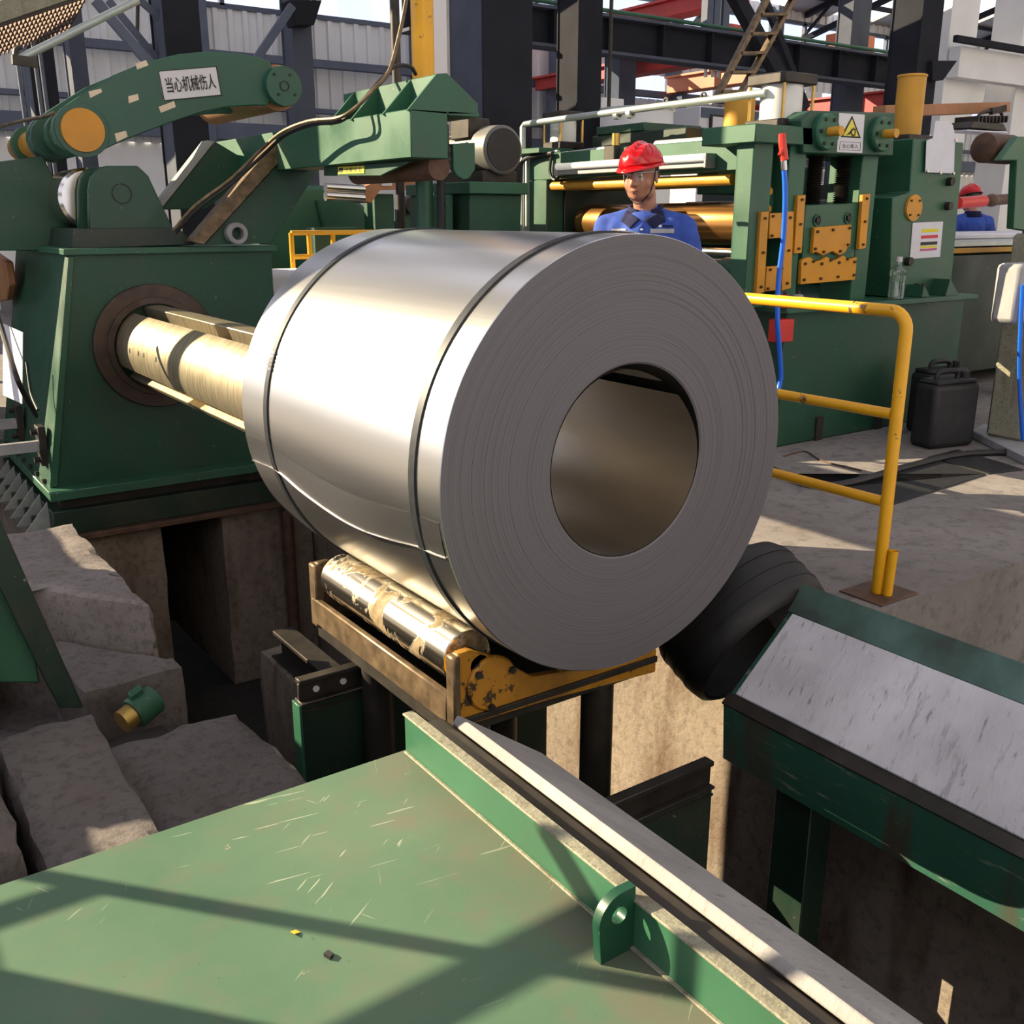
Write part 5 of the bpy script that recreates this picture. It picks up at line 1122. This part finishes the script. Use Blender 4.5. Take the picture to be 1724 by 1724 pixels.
def make_worker(name, label, loc, yaw, hyaw, hpitch, hroll):
    """figure standing at loc; local frame: faces -Y, feet at z=0"""
    B = Matrix.Translation(Vector(loc)) @ Matrix.Rotation(yaw,4,'Z')
    HC = Vector((0,-.035,1.660))                     # head centre, the head turns about the neck
    Hm = Matrix.Translation(Vector((0,-.01,1.53))) @ Matrix.Rotation(hyaw,4,'Z') @ Matrix.Rotation(hroll,4,'Y') @ Matrix.Rotation(hpitch,4,'X') @ Matrix.Translation(Vector((0,.01,-1.53)))
    t = thing(name, label, 'person', loc)
    # ---- bare head
    h = MB(); c = HC
    h.sphere(c+Vector((0,.018,.035)), .1, 24, (.78,.98,.93))            # skull
    h.sphere(c+Vector((0,-.028,-.035)), .1, 24, (.70,.70,.86))          # face
    h.sphere(c+Vector((0,-.048,-.086)), .047, 16, (1.0,.85,.75))        # chin
    for s in (-1,1):
        h.sphere(c+Vector((s*.040,-.045,-.035)), .038, 14, (1,.95,1.1)) # cheek
        h.sphere(c+Vector((s*.036,-.022,-.078)), .040, 14)               # jaw
        h.sphere(c+Vector((s*.079,.012,-.015)), .026, 12, (.35,.8,1.3)) # ear
        h.sphere(c+Vector((s*.033,-.081,.022)), .020, 12, (1.3,.6,.55)) # brow
    capsule(h, c+Vector((0,-.090,.010)), c+Vector((0,-.112,-.030)), .011, .016, 12)   # nose
    for s in (-1,1): h.sphere(c+Vector((s*.013,-.102,-.034)), .0115, 10)
    h.sphere(c+Vector((0,-.091,-.062)), .024, 12, (1.05,.45,.28)); h.sphere(c+Vector((0,-.088,-.074)), .022, 12, (.95,.5,.30))
    xf(h, Hm)
    capsule(h, (0,.025,1.43), Hm @ (c+Vector((0,.02,-.06))), .062, .060, 16)
    # ---- body under the clothes (one surface with the head)
    b = h
    capsule(b,(0,0,1.02),(0,.0,1.36),.125,.135); capsule(b,(-.12,0,1.375),(.12,0,1.375),.06,.06); capsule(b,(-.07,0,.96),(.07,0,.96),.105,.105)
    arms = []
    for s in (-1,1):
        sh_, el, wr = Vector((s*.195,.0,1.370)), Vector((s*.285,.02,1.12)), Vector((s*.20,-.20,1.02))
        arms.append((sh_,el,wr)); capsule(b,sh_,el,.050,.040); capsule(b,el,wr,.040,.027)
        d = (wr-el).normalized(); side = Vector((s,0,0)); pal = wr+d*.05
        capsule(b,wr,wr+d*.075,.026,.030,12)
        for k in range(4):
            f0 = wr+d*.085+Vector((-s*(k-1.5)*.019,0,.004)); L_ = (.036,.042,.039,.030)[k]
            f1 = f0+d*L_+Vector((0,0,-.012)); f2 = f1+d*L_*.55+Vector((0,0,-.026)); f3 = f2+d*.004+Vector((0,0,-.022))
            capsule(b,f0,f1,.0088,.0082,8); capsule(b,f1,f2,.0082,.0075,8); capsule(b,f2,f3,.0075,.0065,8)
        th0 = wr+d*.03+Vector((-s*.022,0,0)); th1 = th0+d*.03+Vector((-s*.028,0,-.010)); th2 = th1+d*.028+Vector((-s*.006,0,-.012))
        capsule(b,th0,th1,.011,.0095,8); capsule(b,th1,th2,.0095,.008,8)
        hp,kn,an = Vector((s*.09,0,.94)),Vector((s*.105,-.015,.50)),Vector((s*.11,.01,.10))
        capsule(b,hp,kn,.085,.058); capsule(b,kn,an,.058,.040); capsule(b,an+Vector((0,0,-.05)),an+Vector((0,-.13,-.062)),.038,.030)
    xf(remesh(b,.0058,5,.5),B).build('body', M['skin'], t, 0, 180)
    # ---- clothes
    j = MB()
    capsule(j,(0,.0,.90),(0,.0,1.10),.165,.160,20); capsule(j,(0,.005,1.10),(0,.0,1.33),.160,.165,20); capsule(j,(-.135,.0,1.365),(.135,0,1.365),.105,.105,20)
    capsule(j,(-.045,.015,1.455),(-.20,0,1.385),.052,.080,16); capsule(j,(.045,.015,1.455),(.20,0,1.385),.052,.080,16); capsule(j,(-.03,.02,1.44),(.03,.02,1.44),.06,.06,16)
    capsule(j,(-.07,-.055,1.28),(.07,-.055,1.28),.105,.105,16)
    for (sh_,el,wr) in arms:
        capsule(j,sh_+Vector((0,0,-.01)),el,.088,.068,18); capsule(j,el,wr+(el-wr).normalized()*.02,.068,.050,18)
    jk = remesh(j,.011,5,.5); 
    for i, v in enumerate(jk.v):
        q = v*9; w = noise.noise(Vector((q.x*1.2,q.y,q.z*.5+q.x)))*.009+noise.noise(Vector((q.x*2.5,q.y*2,q.z*1.3-q.x*1.6)))*.005
        jk.v[i] = v+Vector((v.x*.9,v.y+.0,0)).normalized()*w
    bvh = BVHTree.FromPolygons([v.copy() for v in jk.v], jk.f)
    jo = xf(jk,B).build('jacket', M['bluecloth'], t, 0, 180)
    def patch(x0,x1,z0,z1,lift,name_,mat,par,slope=0,nx=10,nz=3):
        m = MB(); vv = []
        for a in range(nz+1):
            for b_ in range(nx+1):
                x = x0+(x1-x0)*b_/nx; z = z0+(z1-z0)*a/nz+slope*(x-x0)
                hit = bvh.ray_cast(Vector((x,-1,z)),Vector((0,1,0)))[0]; y = hit.y if hit else -.15
                vv.append((x,y-lift,z))
        k = nx+1; m.add(vv,[(a*k+b_,a*k+b_+1,(a+1)*k+b_+1,(a+1)*k+b_) for a in range(nz) for b_ in range(nx)])
        return xf(m,B).build(name_, M[mat], par, 0, 180)
    patch(.045,.165,1.368,1.390,.004,'reflective_band','reflect',jo); patch(-.165,-.085,1.368,1.390,.004,'reflective_band','reflect',jo)
    patch(.05,.16,1.23,1.362,.003,'pocket','bluecloth',jo,0,10,6); patch(-.16,-.05,1.23,1.362,.003,'pocket','bluecloth',jo,0,10,6)
    patch(-.010,.014,.95,1.40,.0035,'placket','bluecloth',jo,0,3,20)
    patch(.085,.100,1.398,1.410,.004,'chest_mark','signwhite',jo,0,3,2)
    for k in range(4): patch(.106+k*.014,.117+k*.014,1.398,1.409,.004,'chest_mark','navy',jo,0,2,2)
    for z in (1.385,1.30,1.21,1.12):
        hit = bvh.ray_cast(Vector((.002,-1,z)),Vector((0,1,0)))[0]
        if hit: xf(MB().sphere(hit+Vector((0,-.004,0)),.0075,10,(1,.5,1)),B).build('button', M['chrome'], jo)
    # collar: stand plus two folded wings
    m = MB(); vv = []; n = 36
    for i in range(n+1):
        a = math.radians(-70)+math.radians(320)*i/n
        for r_, z in ((.074,1.470),(.078,1.512),(.088,1.515),(.112,1.452)):
            vv.append((r_*math.cos(a), r_*math.sin(a)*.95+.012, z-.03*max(0,-math.sin(a))))
    m.add(vv,[(i*4+k,i*4+k+1,(i+1)*4+k+1,(i+1)*4+k) for i in range(n) for k in range(3)])
    co = xf(m,B).build('collar', M['navy'], t, 0, 60); sl_ = co.modifiers.new('thick','SOLIDIFY'); sl_.thickness = .004
    for s in (-1,1):
        q4 = [(s*.012,1.437),(s*.098,1.485),(s*.118,1.430),(s*.062,1.392)]; m = MB(); vv = []; nn = 8
        for a in range(nn+1):
            for b_ in range(nn+1):
                u_, v_ = a/nn, b_/nn
                x = (1-u_)*(1-v_)*q4[0][0]+u_*(1-v_)*q4[1][0]+u_*v_*q4[2][0]+(1-u_)*v_*q4[3][0]; z = (1-u_)*(1-v_)*q4[0][1]+u_*(1-v_)*q4[1][1]+u_*v_*q4[2][1]+(1-u_)*v_*q4[3][1]
                hit = bvh.ray_cast(Vector((x,-1,z)),Vector((0,1,0)))[0]; y = min(hit.y if hit else -.02, -.02)
                vv.append((x,y-.008,z))
        m.add(vv,[(a*(nn+1)+b_,a*(nn+1)+b_+1,(a+1)*(nn+1)+b_+1,(a+1)*(nn+1)+b_) for a in range(nn) for b_ in range(nn)])
        w_ = xf(m,B).build('collar_wing', M['navy'], t, 0, 180); sl_ = w_.modifiers.new('thick','SOLIDIFY'); sl_.thickness = .004
    tr_ = MB()
    for s in (-1,1):
        capsule(tr_,(s*.085,0,.93),(s*.105,-.01,.50),.105,.082,18); capsule(tr_,(s*.105,-.01,.50),(s*.11,.01,.09),.082,.068,18)
    capsule(tr_,(-.06,0,.95),(.06,0,.95),.125,.125,18)
    xf(remesh(tr_,.014,4,.5),B).build('trousers', M['bluecloth'], t, 0, 180)
    for s in (-1,1):
        bt_ = MB(); capsule(bt_,(s*.11,.01,.10),(s*.11,.0,.055),.055,.055); capsule(bt_,(s*.11,.02,.052),(s*.115,-.16,.045),.050,.044)
        k = remesh(bt_,.010,3,.5); k.v = [Vector((v.x,v.y,max(v.z,0.0))) for v in k.v]; xf(k,B).build('boot', M['blackrub'], t, 0, 60)
    HB = B @ Hm
    # ---- hair, eyes, mouth line
    hr_ = MB(); vv = []; n = 28
    for k in range(6):
        el_ = -.055+.10*k/5
        for i in range(n+1):
            a = math.radians(10)+math.radians(160)*i/n; r_ = (.082,.1)[0]
            vv.append((c.x+.0835*math.cos(a), c.y+.018+.1035*math.sin(a)*(1 if el_ > -.02 else .97), c.z+.035+el_))
    hr_.add(vv,[(k*(n+1)+i,k*(n+1)+i+1,(k+1)*(n+1)+i+1,(k+1)*(n+1)+i) for k in range(5) for i in range(n)])
    ho = xf(hr_,HB).build('hair', M['hair'], t, 0, 60); q_ = ho.modifiers.new('thick','SOLIDIFY'); q_.thickness = .006
    for s in (-1,1):
        xf(MB().sphere(c+Vector((s*.033,-.079,.000)),.0125,12,(1.35,.6,.34)),HB).build('eye', M['hair'], t)
        xf(MB().tube([c+Vector((s*.016,-.0945,.018)),c+Vector((s*.034,-.096,.024)),c+Vector((s*.055,-.082,.018))],.0042,6,4),HB).build('eyebrow', M['hair'], t)
    xf(MB().tube([c+Vector((-.024,-.098,-.069)),c+Vector((0,-.104,-.066)),c+Vector((.024,-.098,-.069))],.0022,6,4),HB).build('mouth_line', M['rust'], t)
    # ---- safety glasses
    gl = None
    for s in (-1,1):
        m = MB(); vv = []
        for a in range(4):
            for b_ in range(8):
                x = s*(.008+.054*b_/7); z = .020-.040*a/3+(.006*math.sin(PI*b_/7) if a in (0,) else 0); vv.append(c+Vector((x,-.108+.018*(abs(x)/.062)**2*1.6,z)))
        m.add(vv,[(a*8+b_,a*8+b_+1,(a+1)*8+b_+1,(a+1)*8+b_) for a in range(3) for b_ in range(7)])
        o_ = xf(m,HB).build('lens', M['lens'], t, 0, 60)
        xf(MB().tube([c+Vector((s*.004,-.110,.016)),c+Vector((s*.034,-.107,.024)),c+Vector((s*.062,-.083,.020)),c+Vector((s*.080,-.02,.016)),c+Vector((s*.086,.02,.012))],.0022,6,4),HB).build('glasses_frame', M['signwhite'], t)
    # ---- helmet
    m = MB(); n, kk = 56, 16; vv = []
    hc = c+Vector((0,.008,.056))
    for k in range(kk+1):
        e_ = PI/2*k/kk
        for i in range(n):
            a = 2*PI*i/n; ca, sa = math.cos(a), math.sin(a)
            x, y, z = .114*ca*math.cos(e_), .136*sa*math.cos(e_), .108*math.sin(e_)
            rg = .010*math.exp(-((abs(x))/.020)**4)*math.sin(e_)**.5*(1 if e_ > .25 else 0)
            rg += .005*math.exp(-((abs(x)-.058)/.010)**2)*(1 if .3 < e_ < 1.15 else 0)
            vv.append(hc+Vector((x*(1+rg*2),y*(1+rg*2),z+rg)))
    m.add(vv,[(k*n+i,k*n+(i+1)%n,(k+1)*n+(i+1)%n,(k+1)*n+i) for k in range(kk) for i in range(n)])
    br_ = []
    for i in range(n):                               # brim: short all round, a peak in front
        a = 2*PI*i/n; ca, sa = math.cos(a), math.sin(a); f = max(0,-sa)**2
        br_.append([hc+Vector((.114*ca,.136*sa,.0)),hc+Vector((.122*ca,(.144+.028*f)*sa,-.008-.008*f)),hc+Vector((.128*ca,(.150+.034*f)*sa,-.015-.010*f))])
    o0 = len(m.v); m.v += [q for r_ in br_ for q in r_]
    m.f += [(o0+i*3+k,o0+((i+1)%n)*3+k,o0+((i+1)%n)*3+k+1,o0+i*3+k+1) for i in range(n) for k in range(2)]
    he = xf(m,HB).build('helmet', M['helmet'], t, 0, 50); q_ = he.modifiers.new('thick','SOLIDIFY'); q_.thickness = .003
    for s in (-1,1):
        xf(MB().tube([c+Vector((s*.095,-.012,.038)),c+Vector((s*.084,-.030,-.03)),c+Vector((s*.062,-.045,-.085)),c+Vector((s*.02,-.062,-.128)),c+Vector((0,-.066,-.134))],.004,6,5),HB).build('chin_strap', M['hair'], t)
    return t
D2R = math.radians
make_worker('person', 'worker in a red safety helmet and blue jacket standing behind the steel coil', (3.765,4.155,0), D2R(-48), D2R(-20), D2R(7), D2R(-4))
make_worker('person', 'distant worker in blue overalls and red helmet turned to the run out table', (*[v for v in (at(1640,330,Y=6.9).x, 6.9)], 0), D2R(150), D2R(10), D2R(15), 0)
